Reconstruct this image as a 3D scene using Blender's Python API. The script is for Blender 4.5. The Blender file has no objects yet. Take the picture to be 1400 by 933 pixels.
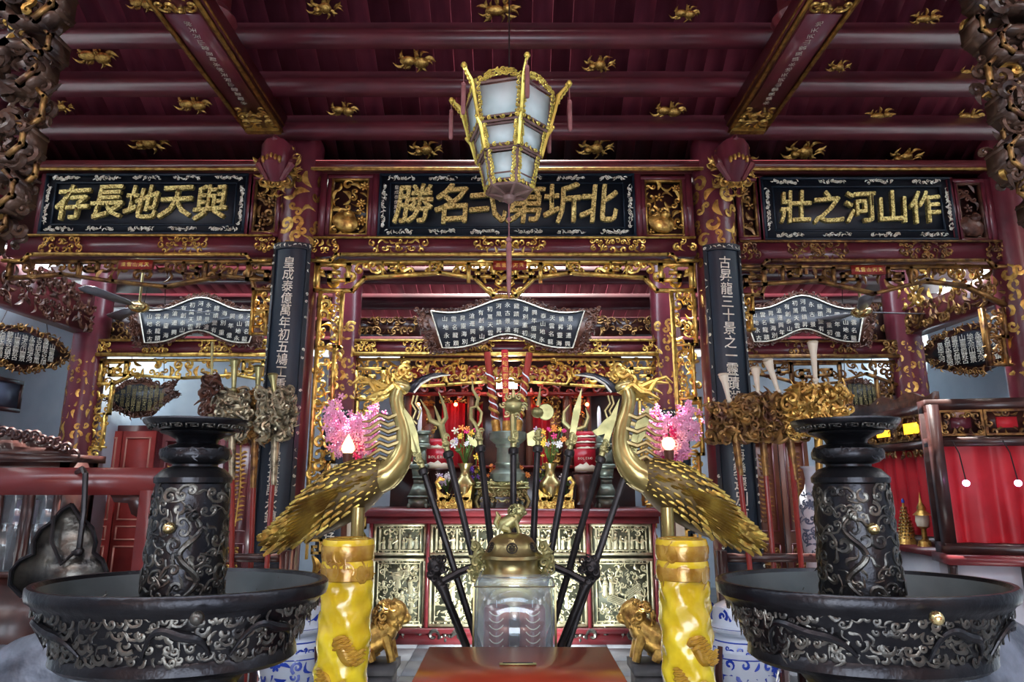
import bpy, math, random
import numpy as np
from mathutils import Vector, Matrix
from mathutils.geometry import tessellate_polygon
pi = math.pi
# ------------------------------------------------------------------ camera, sky, exposure
F = 902.0; PITCH = math.radians(12.1); CZ = 1.35
cp, sp = math.cos(PITCH), math.sin(PITCH)
scene = bpy.context.scene
COL = scene.collection
cd = bpy.data.cameras.new('camera'); cam = bpy.data.objects.new('camera', cd); COL.objects.link(cam)
cd.sensor_width = 36; cd.lens = 36 * F / 1400; cd.clip_start = 0.05
cam.location = (0, 0, CZ); cam.rotation_euler = (pi/2 + PITCH, 0, 0)
scene.camera = cam
w = bpy.data.worlds.new('sky'); scene.world = w; w.use_nodes = True
bg = w.node_tree.nodes['Background']; bg.inputs[0].default_value = (0.78, 0.87, 1.0, 1); bg.inputs[1].default_value = 3.6
vs = scene.view_settings
vs.view_transform = 'Standard'; vs.look = 'None'; vs.exposure = 1.7; vs.gamma = 1.0; vs.use_curve_mapping = False
scene.cycles.max_bounces = 6; scene.cycles.diffuse_bounces = 4; scene.cycles.glossy_bounces = 3
scene.cycles.sample_clamp_indirect = 6; scene.cycles.caustics_reflective = False; scene.cycles.caustics_refractive = False

def portal(loc, rot, sx, sy):
    ld = bpy.data.lights.new('sky_opening', 'AREA'); ld.shape = 'RECTANGLE'; ld.size = sx; ld.size_y = sy
    ld.cycles.is_portal = True
    o = bpy.data.objects.new('sky_opening', ld); COL.objects.link(o); o.location = loc; o.rotation_euler = rot
portal((0, -3.0, 1.1), (pi/2, 0, 0), 3.2, 2.2)  # unseen doorway assumed behind the viewer, lets daylight in
portal((0, -1.6, 5.6), (0, 0, 0), 10.4, 2.0)  # unseen roof opening behind the viewer, added to light the floor
for sx_ in (-1, 1): portal((sx_ * 4.8, 6.2, 4.05), (0, 0, 0), .98, .75)                     # roof strips left open at both sides, added to brighten the walls
portal((0, 5.46, 4.12), (0, 0, 0), 10.4, 0.66)                       # roof gap assumed between the two halls as a source of daylight

sd = bpy.data.lights.new('sun', 'SUN'); sd.energy = 15.0; sd.angle = .02; sd.color = (1, .96, .9)
so = bpy.data.objects.new('sun', sd); COL.objects.link(so); so.rotation_euler = (-.34, .0, 0)      # falls through the roof gap onto the floor of the front hall

# ------------------------------------------------------------------ placing helpers
def P(x, y, Y):                       # photo pixel -> point on the plane at distance Y
    u = (x - 700) / F; v = (466.5 - y) / F; k = Y / (cp - v * sp)
    return np.array((u * k, Y, CZ + (sp + v * cp) * k))
def PZ(x, y, z):                      # photo pixel -> point at height z
    u = (x - 700) / F; v = (466.5 - y) / F; k = (z - CZ) / (sp + v * cp)
    return np.array((u * k, (cp - v * sp) * k, z))
def PX(x, y, X):                      # photo pixel -> point on side plane X
    u = (x - 700) / F; v = (466.5 - y) / F; k = X / u
    return np.array((X, (cp - v * sp) * k, CZ + (sp + v * cp) * k))
def PXm(Y, z=1.35):                   # metres per pixel there
    return (Y * cp + (z - CZ) * sp) / F
V3 = lambda *a: np.array(a, dtype=float)
def fr(o, xd=(1, 0, 0), yd=(0, 0, 1)):
    xd = np.array(xd, float); xd /= np.linalg.norm(xd); yd = np.array(yd, float); yd /= np.linalg.norm(yd)
    M = np.eye(4); M[:3, 0] = xd; M[:3, 1] = yd; M[:3, 2] = np.cross(xd, yd); M[:3, 3] = o
    return M
def xf(x=0, y=0, z=0, rot=0, s=1, sy=None, sz=None, mir=False):
    c, n = math.cos(rot), math.sin(rot); sx = -s if mir else s
    sy = s if sy is None else sy; sz = s if sz is None else sz
    M = np.eye(4)
    M[:3, :3] = np.array(((c*sx, -n*sy, 0), (n*sx, c*sy, 0), (0, 0, sz)))
    M[:3, 3] = (x, y, z)
    return M
def Rz(a): c, s = math.cos(a), math.sin(a); return np.array(((c, -s, 0), (s, c, 0), (0, 0, 1.)))
def Rx(a): c, s = math.cos(a), math.sin(a); return np.array(((1., 0, 0), (0, c, -s), (0, s, c)))
def Ry(a): c, s = math.cos(a), math.sin(a); return np.array(((c, 0, s), (0, 1., 0), (-s, 0, c)))

def g_box(c, s, R=None):
    V = np.array([(x, y, z) for x in (-.5, .5) for y in (-.5, .5) for z in (-.5, .5)]) * np.array(s, float)
    if R is not None: V = V @ R.T
    V = V + np.array(c, float)
    return V, [np.array(((0,1,3,2),(4,6,7,5),(0,4,5,1),(2,3,7,6),(0,2,6,4),(1,5,7,3)))]
def g_tube(pts, r, n=6, up=None, flat=1.0, caps=True):
    p = np.array(pts, float); m = len(p)
    r = np.full(m, r) if np.isscalar(r) else np.interp(np.linspace(0, 1, m), np.linspace(0, 1, len(r)), r)
    t = np.gradient(p, axis=0); t /= np.linalg.norm(t, axis=1)[:, None] + 1e-12
    if up is None:
        a = np.ptp(p, axis=0); up = np.eye(3)[int(np.argmin(a))]
    up = np.array(up, float)
    s = np.cross(t, up); ln = np.linalg.norm(s, axis=1)
    for i in np.where(ln < 1e-5)[0]:
        s[i] = np.cross(t[i], (up[1] + .3, up[2] + .5, up[0] + .1))
    s /= np.linalg.norm(s, axis=1)[:, None] + 1e-12
    b = np.cross(s, t)
    a = np.arange(n) * 2 * pi / n
    V = p[:, None, :] + r[:, None, None] * (np.cos(a)[None, :, None] * s[:, None, :] + flat * np.sin(a)[None, :, None] * b[:, None, :])
    V = V.reshape(-1, 3)
    i = np.arange(m - 1)[:, None] * n; j = np.arange(n)[None, :]; k = (j + 1) % n
    Fq = np.stack((i + j, i + k, i + n + k, i + n + j), -1).reshape(-1, 4)
    fs = [Fq]
    if caps: fs += [np.array([list(range(n))[::-1]]), np.array([list(range((m-1)*n, m*n))])]
    return V, fs
def g_lathe(prof, n=24, sx=1, sy=1, cap=True):
    pr = np.array(prof, float); m = len(pr); a = np.arange(n) * 2 * pi / n
    V = np.stack((pr[:, 0][:, None] * np.cos(a) * sx, pr[:, 0][:, None] * np.sin(a) * sy, np.repeat(pr[:, 1][:, None], n, 1)), -1).reshape(-1, 3)
    i = np.arange(m - 1)[:, None] * n; j = np.arange(n)[None, :]; k = (j + 1) % n
    fs = [np.stack((i + j, i + k, i + n + k, i + n + j), -1).reshape(-1, 4)]
    if cap and pr[0, 0] > 1e-4: fs.append(np.array([list(range(n))[::-1]]))
    if cap and pr[-1, 0] > 1e-4: fs.append(np.array([list(range((m-1)*n, m*n))]))
    return V, fs
def g_ball(c, r, n=10, m=7, R=None):
    th = np.linspace(-pi/2, pi/2, m)
    V, fs = g_lathe([(max(math.cos(t), 1e-3), math.sin(t)) for t in th], n)
    V = V * (np.array(r, float) if not np.isscalar(r) else r)
    if R is not None: V = V @ R.T
    return V + np.array(c, float), fs
def g_prism(out, d, M=None):
    o = [tuple(q) for q in out]; n = len(o)
    tri = tessellate_polygon([[Vector((x, y, 0)) for x, y in o]])
    V = np.array([(x, y, -d/2) for x, y in o] + [(x, y, d/2) for x, y in o])
    t = np.array(tri); j = np.arange(n); k = (j + 1) % n
    fs = [t[:, ::-1], t + n, np.stack((j, k, k + n, j + n), -1)]
    if M is not None: V = V @ M[:3, :3].T + M[:3, 3]
    return V, fs

class MB:
    def __init__(s): s.v = []; s.f = []; s.n = 0
    def add(s, g, M=None):
        V, fs = g
        if M is not None: V = V @ M[:3, :3].T + M[:3, 3]
        s.v.append(V)
        for f in fs: s.f.append(f + s.n)
        s.n += len(V); return s
    def box(s, c, sz, R=None): return s.add(g_box(c, sz, R))
    def bb(s, a, b): a = np.array(a, float); b = np.array(b, float); return s.add(g_box((a + b) / 2, np.abs(b - a)))
    def tube(s, *a, **k): return s.add(g_tube(*a, **k))
    def lathe(s, prof, n=24, loc=(0, 0, 0), R=None, sx=1, sy=1, cap=True):
        V, fs = g_lathe(prof, n, sx, sy, cap)
        if R is not None: V = V @ R.T
        return s.add((V + np.array(loc, float), fs))
    def ball(s, *a, **k): return s.add(g_ball(*a, **k))
    def prism(s, out, d, M=None): return s.add(g_prism(out, d, M))
    def poly(s, M, pts, wd, dp, closed=False):        # square bar along a polyline in a frame
        q = [np.array(a, float) for a in pts]
        if closed: q.append(q[0])
        for a, b in zip(q[:-1], q[1:]):
            d = b - a; L = np.linalg.norm(d)
            if L < 1e-6: continue
            ang = math.atan2(d[1], d[0]); c = (a + b) / 2
            s.add(g_box((c[0], c[1], 0), (L + wd, wd, dp), Rz(ang)), M)
        return s
    def build(s, name, mat, parent=None, smooth=40, local=False, stuff=None):
        V = np.concatenate(s.v) if s.v else np.zeros((0, 3))
        if parent is not None and not local: V = V - np.array(wloc(parent))
        me = bpy.data.meshes.new(name)
        lens = np.concatenate([np.full(len(f), f.shape[1]) for f in s.f]); idx = np.concatenate([f.ravel() for f in s.f])
        me.vertices.add(len(V)); me.vertices.foreach_set('co', V.astype(np.float32).ravel())
        me.loops.add(len(idx)); me.loops.foreach_set('vertex_index', idx.astype(np.int32))
        me.polygons.add(len(lens)); st = np.concatenate(((0,), np.cumsum(lens)[:-1]))
        me.polygons.foreach_set('loop_start', st.astype(np.int32)); me.polygons.foreach_set('loop_total', lens.astype(np.int32))
        me.update(calc_edges=True)
        if smooth:
            me.polygons.foreach_set('use_smooth', np.ones(len(lens), bool)); me.set_sharp_from_angle(angle=math.radians(smooth))
        me.materials.append(mat if not isinstance(mat, str) else M_[mat])
        o = link(name, me, parent)
        if stuff or (stuff is None and name in STUFF): o['kind'] = 'stuff'
        return o
STUFF = {'scrollwork', 'gilt_scrollwork', 'border_ornament', 'gold_pattern', 'carving', 'gilt_carving', 'carved_rim', 'lettering', 'small_lettering', 'inscription', 'plate_lettering', 'gilt_mane', 'leafy_carving', 'cloud_relief', 'relief', 'painted_pattern', 'feathers', 'petals'}
def wloc(o):
    l = Vector(o.location)
    while o.parent: o = o.parent; l += Vector(o.location)
    return l
def link(name, me, parent=None):
    o = bpy.data.objects.new(name, me); COL.objects.link(o)
    if parent is not None: o.parent = parent
    return o
def tag(o, label, cat, group=None):
    o['label'] = label; o['category'] = cat
    if group: o['group'] = group
    return o
def thing(name, label, cat, loc=(0, 0, 0), group=None):
    o = bpy.data.objects.new(name, None); COL.objects.link(o); o.location = tuple(float(a) for a in loc); o.empty_display_size = .1
    return tag(o, label, cat, group)
def struct(o): o['kind'] = 'structure'; return o
def dup(o, parent=None):
    c = o.copy(); COL.objects.link(c); c.parent = parent
    for ch in list(o.children): dup(ch, c)
    return c

# ------------------------------------------------------------------ materials
M_ = {}
def mat(name, c1, c2=None, rough=.4, metal=0, ns=8, bump=0, bs=None, coat=0, lo=.35, hi=.65, emit=None, es=0, trans=0, stretch=None, ior=1.45):
    m = bpy.data.materials.new(name); m.use_nodes = True; nt = m.node_tree; b = nt.nodes['Principled BSDF']
    b.inputs['Roughness'].default_value = rough; b.inputs['Metallic'].default_value = metal
    b.inputs['Base Color'].default_value = (*c1, 1); b.inputs['IOR'].default_value = ior
    if coat: b.inputs['Coat Weight'].default_value = coat; b.inputs['Coat Roughness'].default_value = .15
    if emit: b.inputs['Emission Color'].default_value = (*emit, 1); b.inputs['Emission Strength'].default_value = es
    if trans: b.inputs['Transmission Weight'].default_value = trans
    if c2 or bump:
        tc = nt.nodes.new('ShaderNodeTexCoord'); mp = nt.nodes.new('ShaderNodeMapping'); nt.links.new(tc.outputs['Object'], mp.inputs[0])
        if stretch: mp.inputs['Scale'].default_value = stretch
    if c2:
        n = nt.nodes.new('ShaderNodeTexNoise'); n.inputs['Scale'].default_value = ns; n.inputs['Detail'].default_value = 4
        r = nt.nodes.new('ShaderNodeValToRGB'); r.color_ramp.elements[0].color = (*c2, 1); r.color_ramp.elements[1].color = (*c1, 1)
        r.color_ramp.elements[0].position = lo; r.color_ramp.elements[1].position = hi
        nt.links.new(mp.outputs[0], n.inputs['Vector']); nt.links.new(n.outputs[0], r.inputs[0]); nt.links.new(r.outputs[0], b.inputs['Base Color'])
    if bump:
        n2 = nt.nodes.new('ShaderNodeTexNoise'); n2.inputs['Scale'].default_value = bs or ns * 3; n2.inputs['Detail'].default_value = 3
        bp = nt.nodes.new('ShaderNodeBump'); bp.inputs['Strength'].default_value = bump; bp.inputs['Distance'].default_value = .01
        nt.links.new(mp.outputs[0], n2.inputs['Vector']); nt.links.new(n2.outputs[0], bp.inputs['Height']); nt.links.new(bp.outputs[0], b.inputs['Normal'])
    M_[name] = m; return m
mat('lacquer_red', (.13, .022, .026), (.075, .014, .018), .28, ns=5, bump=.08, bs=14, coat=.3)
mat('lacquer_plum', (.13, .020, .032), (.08, .013, .022), .3, ns=5, bump=.06, coat=.3)
mat('purlin_red_shaded', (.10, .018, .026), (.06, .012, .018), .35, ns=4, bump=.08, bs=12, coat=.1)  # same lacquer as the planks, darkened: shade put into the colour
mat('plank_red_lit', (.26, .05, .075), (.13, .026, .042), .3, ns=3, bump=.12, bs=9, coat=.25, stretch=(3, .6, .6))  # lightened against the purlins so the planks look lit
mat('dark_wood', (.055, .018, .014), (.022, .008, .008), .32, ns=7, bump=.1, coat=.2)
mat('brown_wood', (.16, .055, .03), (.07, .022, .012), .38, ns=7, bump=.1, stretch=(1, 1, .25))
mat('gilt', (.62, .39, .10), (.20, .09, .025), .34, .8, ns=22, bump=.3, bs=60, lo=.3, hi=.6)
mat('gilt_bright', (.78, .54, .14), (.34, .18, .04), .3, .8, ns=25, bump=.25, bs=60, lo=.3, hi=.55)
mat('gilt_dark', (.34, .19, .055), (.07, .028, .018), .36, .6, ns=16, bump=.3, bs=50, lo=.35, hi=.65)
mat('carved_brown', (.13, .052, .03), (.035, .014, .010), .36, .1, ns=14, bump=.3, bs=50)
mat('bracket_wood', (.10, .055, .035), (.022, .012, .010), .33, .35, ns=9, bump=.3, bs=30)
mat('board_black', (.006, .008, .013), (.010, .014, .022), .42, ns=4)
mat('board_blue', (.008, .020, .036), (.005, .012, .022), .4, ns=3)
mat('gold_flake', (.85, .72, .28), (.25, .19, .05), .35, .7, ns=90, lo=.42, hi=.56, bump=.5, bs=120)
mat('silver_leaf', (.80, .80, .70), (.55, .52, .40), .4, .4, ns=30)
mat('bronze_dark', (.028, .027, .029), (.012, .012, .015), .3, .75, ns=9, bump=.25, bs=40)
mat('bronze_worn', (.13, .12, .10), (.025, .024, .024), .32, .75, ns=14, bump=.25, bs=45)
mat('iron', (.035, .03, .03), (.015, .013, .014), .4, .6, ns=12, bump=.1)
mat('brass', (.45, .36, .16), (.25, .20, .09), .28, .9, ns=7, bump=.05)
mat('brass_pale', (.46, .42, .19), (.26, .25, .11), .38, .8, ns=14, bump=.1)
mat('brass_knob', (.85, .68, .32), (.6, .45, .2), .2, .95, ns=7)
mat('basin_grey', (.11, .125, .125), (.05, .06, .062), .5, .4, ns=5, bump=.1)
mat('patina', (.17, .20, .16), (.10, .12, .10), .38, .6, ns=10, bump=.08)
mat('relief_gold', (.74, .70, .46), (.44, .41, .24), .36, .55, ns=18, bump=.2, bs=70)
mat('relief_back', (.12, .13, .085), (.05, .055, .038), .45, .3, ns=12)
mat('wax_yellow', (.80, .60, .03), (.62, .40, .015), .22, ns=9, bump=.35, bs=18, coat=.8)
mat('wax_gold', (.60, .36, .05), (.36, .17, .02), .25, .25, ns=16, bump=.35, bs=30, coat=.6)
mat('wax_brown', (.30, .10, .08), (.20, .06, .05), .4, ns=14, bump=.1)
mat('red_paint', (.26, .032, .014), (.17, .02, .010), .3, ns=4, bump=.03, coat=.3)
mat('red_wood', (.30, .03, .02), (.19, .018, .014), .32, ns=5, bump=.05, coat=.2)
mat('silver_gilt', (.46, .40, .26), (.06, .05, .035), .34, .7, ns=18, bump=.3, bs=50, lo=.35, hi=.6)
mat('altar_red', (.19, .028, .032), (.12, .018, .022), .28, ns=4, bump=.04, coat=.4)
mat('rail_red', (.15, .022, .02), (.10, .014, .014), .3, ns=5, bump=.05, coat=.2)
mat('red_door', (.48, .07, .06), (.36, .045, .04), .4, ns=5, bump=.04)
mat('pink_trim', (.70, .32, .24), None, .4)
mat('curtain', (.52, .012, .022), (.36, .006, .014), .5, ns=4, bump=.05)
mat('plaster', (.74, .83, .90), (.54, .65, .74), .85, ns=1.8, bump=.12, bs=9, lo=.3, hi=.7)
mat('plaster_white', (.62, .64, .68), (.48, .50, .56), .75, ns=3, bump=.06)
mat('stone_floor', (.30, .31, .32), (.20, .205, .215), .4, ns=5, bump=.15, bs=20)
mat('stone_dark', (.10, .10, .11), (.05, .05, .055), .6, ns=6, bump=.2)
mat('rock', (.16, .18, .22), (.02, .026, .036), .42, .1, ns=7, bump=1.0, bs=16)
mat('porcelain', (.56, .63, .72), None, .08, coat=.6)
mat('cobalt', (.012, .035, .30), (.03, .07, .42), .1, ns=10, coat=.6)
mat('cobalt_grey', (.10, .13, .19), None, .2)
mat('blossom', (.86, .30, .55), (.90, .50, .70), .6, ns=6)
mat('blossom_deep', (.80, .05, .25), (.65, .03, .2), .6, ns=6)
mat('bark', (.12, .06, .04), None, .7)
mat('leaf', (.10, .20, .04), (.05, .11, .02), .5, ns=8)
mat('beak', (.035, .04, .055), (.02, .022, .03), .22, .3, ns=5, coat=.4)
mat('crane_skin', (.50, .42, .16), (.34, .26, .09), .22, .65, ns=8, bump=.08, coat=.3)
mat('crane_feather', (.52, .38, .08), (.22, .13, .03), .3, .75, ns=12, bump=.3, bs=60)
mat('crane_dark', (.16, .11, .035), (.06, .04, .015), .4, .4, ns=9)
mat('white', (.8, .8, .8), None, .4)
mat('cream', (.75, .68, .52), None, .4)
mat('cake_red', (.42, .015, .03), None, .3)
mat('orange', (.85, .30, .06), None, .5)
mat('violet', (.20, .08, .50), None, .5)
mat('lilac', (.62, .52, .66), (.45, .34, .52), .5, ns=10)
mat('yellow', (.85, .62, .08), None, .5)
mat('tassel', (.30, .13, .13), (.22, .09, .09), .7, ns=20)
mat('lantern_frame', (.25, .16, .14), (.12, .06, .05), .4, ns=10)
mat('lantern_paper', (.60, .72, .72), (.44, .58, .58), .45, ns=6)
mat('lantern_gold', (.75, .62, .14), (.45, .36, .07), .35, .6, ns=20)
mat('bulb_warm', (1, .8, .4), None, .3, emit=(1, .62, .22), es=2.2)
mat('lamp_white', (1, 1, .95), None, .3, emit=(1, .95, .85), es=9)
mat('lamp_red', (1, .1, .03), None, .3, emit=(1, .10, .03), es=14)
mat('lamp_pink', (1, .3, .8), None, .3, emit=(1, .35, .85), es=4)
mat('panel_yellow', (.8, .45, .03), None, .4, emit=(1, .5, .02), es=1.0)
mat('glass_clear', (1, 1, 1), None, .02, trans=1.0, ior=1.15)
mat('glass_grey', (.10, .12, .15), None, .08)
mat('fan_grey', (.22, .23, .25), (.16, .17, .19), .35, .3, ns=5)
def vary(name, lo, hi):                    # each board of the kind has its own tone
    nt = M_[name].node_tree; b = nt.nodes['Principled BSDF']; l = b.inputs['Base Color'].links[0]; src = l.from_socket
    oi = nt.nodes.new('ShaderNodeObjectInfo'); mr = nt.nodes.new('ShaderNodeMapRange'); mr.inputs[3].default_value = lo; mr.inputs[4].default_value = hi
    mx = nt.nodes.new('ShaderNodeVectorMath'); mx.operation = 'SCALE'; nt.links.new(oi.outputs['Random'], mr.inputs[0]); nt.links.new(src, mx.inputs[0]); nt.links.new(mr.outputs[0], mx.inputs['Scale']); nt.links.new(mx.outputs[0], b.inputs['Base Color'])
vary('plank_red_lit', .6, 1.45); vary('stone_floor', .8, 1.15)
def thin_glass():
    m = bpy.data.materials.new('case_glass'); m.use_nodes = True; nt = m.node_tree
    for n in list(nt.nodes): nt.nodes.remove(n)
    o = nt.nodes.new('ShaderNodeOutputMaterial'); t = nt.nodes.new('ShaderNodeBsdfTransparent'); g = nt.nodes.new('ShaderNodeBsdfGlossy'); d = nt.nodes.new('ShaderNodeBsdfDiffuse')
    t.inputs[0].default_value = (.92, .96, .97, 1); g.inputs['Roughness'].default_value = .05; d.inputs[0].default_value = (.75, .86, .95, 1)
    m1 = nt.nodes.new('ShaderNodeMixShader'); m1.inputs[0].default_value = .10; m2 = nt.nodes.new('ShaderNodeMixShader'); m2.inputs[0].default_value = .06
    nt.links.new(t.outputs[0], m1.inputs[1]); nt.links.new(g.outputs[0], m1.inputs[2])
    nt.links.new(m1.outputs[0], m2.inputs[1]); nt.links.new(d.outputs[0], m2.inputs[2]); nt.links.new(m2.outputs[0], o.inputs[0]); M_['case_glass'] = m
thin_glass()

# ------------------------------------------------------------------ carving stamps (unit size, x right, y up, z towards the viewer)
def spiral(turns, r0, r1, n, a0=0):
    t = np.linspace(0, 1, n); r = r0 + (r1 - r0) * t ** .8; a = a0 + t * turns * 2 * pi
    return np.stack((r * np.cos(a), r * np.sin(a), np.zeros(n)), -1)
def mk_stamps():
    S = {}
    S['curl'] = [g_tube(spiral(1.35, .5, .06, 15), [.13, .15, .11, .09], 5, up=(0, 0, 1)), g_tube(spiral(1.0, .48, .12, 12), [.05, .16, .14, .1], 5, up=(0, 0, 1))]
    a = spiral(1.1, .30, .05, 11, pi/2); a[:, 1] -= .30; b = -a[::-1]
    S['scurl'] = [g_tube(np.concatenate((b, a[1:])) if False else np.concatenate((a[::-1], -a[1:])), [.07, .12, .07], 5, up=(0, 0, 1))]
    def leaf(n=6, bend=.25, wd=.2):
        t = np.linspace(0, 1, n); x = t - .5; yc = bend * np.sin(t * pi); ww = wd * np.sin(np.clip(t * .92 + .08, 0, 1) * pi) ** .8
        V = np.concatenate([np.stack((x, yc + ww, 0 * t), -1), np.stack((x, yc, .14 * np.sin(t * pi)), -1), np.stack((x, yc - ww, 0 * t), -1)])
        i = np.arange(n - 1)
        return V, [np.stack((i + n, i + n + 1, i + 1, i), -1), np.stack((i + 2*n, i + 2*n + 1, i + n + 1, i + n), -1)]
    S['leaf'] = [leaf(), leaf(6, -.15, .16), leaf(6, .4, .14)]
    def flower(k):
        mb = MB(); mb.ball((0, 0, .08), (.15, .15, .14), 8, 5)
        for i in range(k):
            a = i * 2 * pi / k
            mb.ball((.31 * math.cos(a), .31 * math.sin(a), .03), (.2, .13, .09), 7, 5, Rz(a))
        return np.concatenate(mb.v), mb.f
    S['flower'] = [flower(5), flower(7)]
    def cloud():
        mb = MB()
        for s in (-1, 1):
            q = spiral(1.15, .27, .05, 12, pi/2 if s > 0 else pi/2); q[:, 0] *= -s; q += (.24 * s, 0, 0); mb.tube(q, [.1, .1, .07], 5, up=(0, 0, 1))
        mb.tube([(-.3, .26, 0), (0, .36, 0), (.3, .26, 0)], .09, 5, up=(0, 0, 1))
        mb.tube([(.2, -.25, 0), (.55, -.22, 0), (.85, -.1, 0)], [.1, .07, .02], 5, up=(0, 0, 1))
        return np.concatenate(mb.v), mb.f
    S['cloud'] = [cloud()]
    def key():
        mb = MB(); mb.poly(np.eye(4), [(-.5, -.45), (-.5, .45), (.45, .45), (.45, -.2), (-.12, -.2), (-.12, .12), (.12, .12)], .14, .3)
        return np.concatenate(mb.v), mb.f
    S['key'] = [key()]
    def flame():
        t = np.linspace(0, 1, 9); q = np.stack((t - .5, .12 * np.sin(t * 7), .05 * np.sin(t * 4)), -1)
        return g_tube(q, [.05, .13, .1, .05, .01], 5, up=(0, 0, 1))
    S['flame'] = [flame()]
    def feather(n=5):
        t = np.linspace(0, 1, n); ww = .24 * np.array([.5, .9, 1, .8, .12]); 
        V = np.concatenate([np.stack((t, ww, -.02 + 0 * t), -1), np.stack((t, 0 * t, .07 + 0 * t), -1), np.stack((t, -ww, -.02 + 0 * t), -1)])
        i = np.arange(n - 1)
        return V, [np.stack((i + n, i + n + 1, i + 1, i), -1), np.stack((i + 2*n, i + 2*n + 1, i + n + 1, i + n), -1)]
    S['feather'] = [feather()]
    S['bead'] = [g_ball((0, 0, 0), .5, 6, 4)]
    return S
ST = mk_stamps()
def stamp(mb, kind, M, rng=None):
    L = ST[kind]; mb.add(L[rng.randrange(len(L))] if rng else L[0], M)
MIX = ('curl', 'curl', 'scurl', 'leaf', 'leaf', 'cloud')
def fill(mb, M, w_, h_, cell, seed=1, mask=None, kinds=MIX, mirror=True, z=0, zj=.3, size=1.25):
    rng = random.Random(seed)
    nx = max(1, round(w_ / cell)); ny = max(1, round(h_ / cell)); cx, cy = w_ / nx, h_ / ny
    half = (nx + 1) // 2 if mirror else nx
    for i in range(half):
        for j in range(ny):
            x = (i + .5 + rng.uniform(-.25, .25)) * cx; y = (j + .5 + rng.uniform(-.25, .25)) * cy
            k = rng.choice(kinds); rot = rng.uniform(0, 2*pi); s = cell * size * rng.uniform(.8, 1.15); zz = z + rng.uniform(-zj, zj) * cell
            idx = rng.randrange(len(ST[k])); fl = rng.random() < .5
            if mask is None or mask(x, y): mb.add(ST[k][idx], M @ xf(x, y, zz, rot, s, mir=fl))
            if mirror and not (nx % 2 and i == half - 1):
                if mask is None or mask(w_ - x, y): mb.add(ST[k][idx], M @ xf(w_ - x, y, zz, pi - rot, s, s if not fl else s, mir=fl) @ xf(0, 0, 0, 0, 1, -1))
    return mb
def edgebox(mb, M, w_, h_, t, d):                     # picture frame of bars
    mb.add(g_box((w_/2, t/2, 0), (w_, t, d)), M); mb.add(g_box((w_/2, h_ - t/2, 0), (w_, t, d)), M)
    mb.add(g_box((t/2, h_/2, 0), (t, h_ - 2*t, d)), M); mb.add(g_box((w_ - t/2, h_/2, 0), (t, h_ - 2*t, d)), M)

# ------------------------------------------------------------------ lettering
_G = {}
def glyph(ch, thick=0.0, ext=0.0):
    k = (ch, thick, ext)
    if k in _G: return _G[k]
    cu = bpy.data.curves.new('glyph', 'FONT'); cu.body = ch; cu.size = 1; cu.resolution_u = 2; cu.extrude = ext
    ob = bpy.data.objects.new('glyph', cu); COL.objects.link(ob)
    bpy.context.view_layer.update()
    me = bpy.data.meshes.new_from_object(ob.evaluated_get(bpy.context.evaluated_depsgraph_get()))
    V = np.zeros(len(me.vertices) * 3, np.float32); me.vertices.foreach_get('co', V); V = V.reshape(-1, 3).astype(float)
    fs = {}
    for p in me.polygons: fs.setdefault(len(p.vertices), []).append(list(p.vertices))
    if len(V):
        lo, hi = V.min(0), V.max(0); V[:, :2] -= ((lo + hi) / 2)[:2]; V[:, :2] /= max(hi[1] - lo[1], hi[0] - lo[0], .45)
    g = (V, [np.array(f) for f in fs.values()])
    if thick:                                                  # heavier brush weight: shifted copies
        Vs, Fs = [], []
        for n, (dx, dy) in enumerate([(0, 0), (thick, thick * .6), (-thick, -thick * .6), (thick * .6, -thick), (-thick * .6, thick)]):
            Vs.append(V + np.array((dx, dy, n * .002))); Fs += [f + n * len(V) for f in g[1]]
        g = (np.concatenate(Vs), Fs)
    bpy.data.objects.remove(ob); bpy.data.curves.remove(cu); bpy.data.meshes.remove(me)
    _G[k] = g; return g
# ================================================================== the setting
Y1, Y2, YA = 4.95, 6.4, 6.07
XW = 5.3
rng0 = random.Random(7)
# floor: grey stone slabs with recessed joints
fl = struct(MB().bb((-XW, -3, -.12), (XW, 9.4, -.012)).build('floor', 'stone_floor', smooth=0))
slab = None
for i in range(-7, 7):
    for j in range(10):
        if slab is None:
            slab = MB().box((0, 0, -.02), (.392, .392, .04)).build('floor_slab', 'stone_floor', fl, smooth=0, local=True); o = slab
        else: o = link('floor_slab', slab.data, fl)
        o.location = (.4 * i + .2, 2.5 + .4 * j, rng0.uniform(-.003, .001))
# walls
struct(MB().bb((-XW - .2, -3, -.12), (-XW, 9.4, 6.4)).build('wall_left', 'plaster', smooth=0))
struct(MB().bb((XW, -3, -.12), (XW + .2, 9.4, 6.4)).build('wall_right', 'plaster', smooth=0))
struct(MB().bb((-XW, 9.2, -.12), (XW, 9.4, 4.2)).build('wall_back', 'plaster', smooth=0))
wf = MB().bb((-XW, -3.2, 2.2), (XW, -3.0, 6.4)); wf.bb((-XW, -3.2, -.12), (-1.6, -3.0, 2.2)); wf.bb((1.6, -3.2, -.12), (XW, -3.0, 2.2)); struct(wf.build('wall_front', 'brown_wood', smooth=0))
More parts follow.
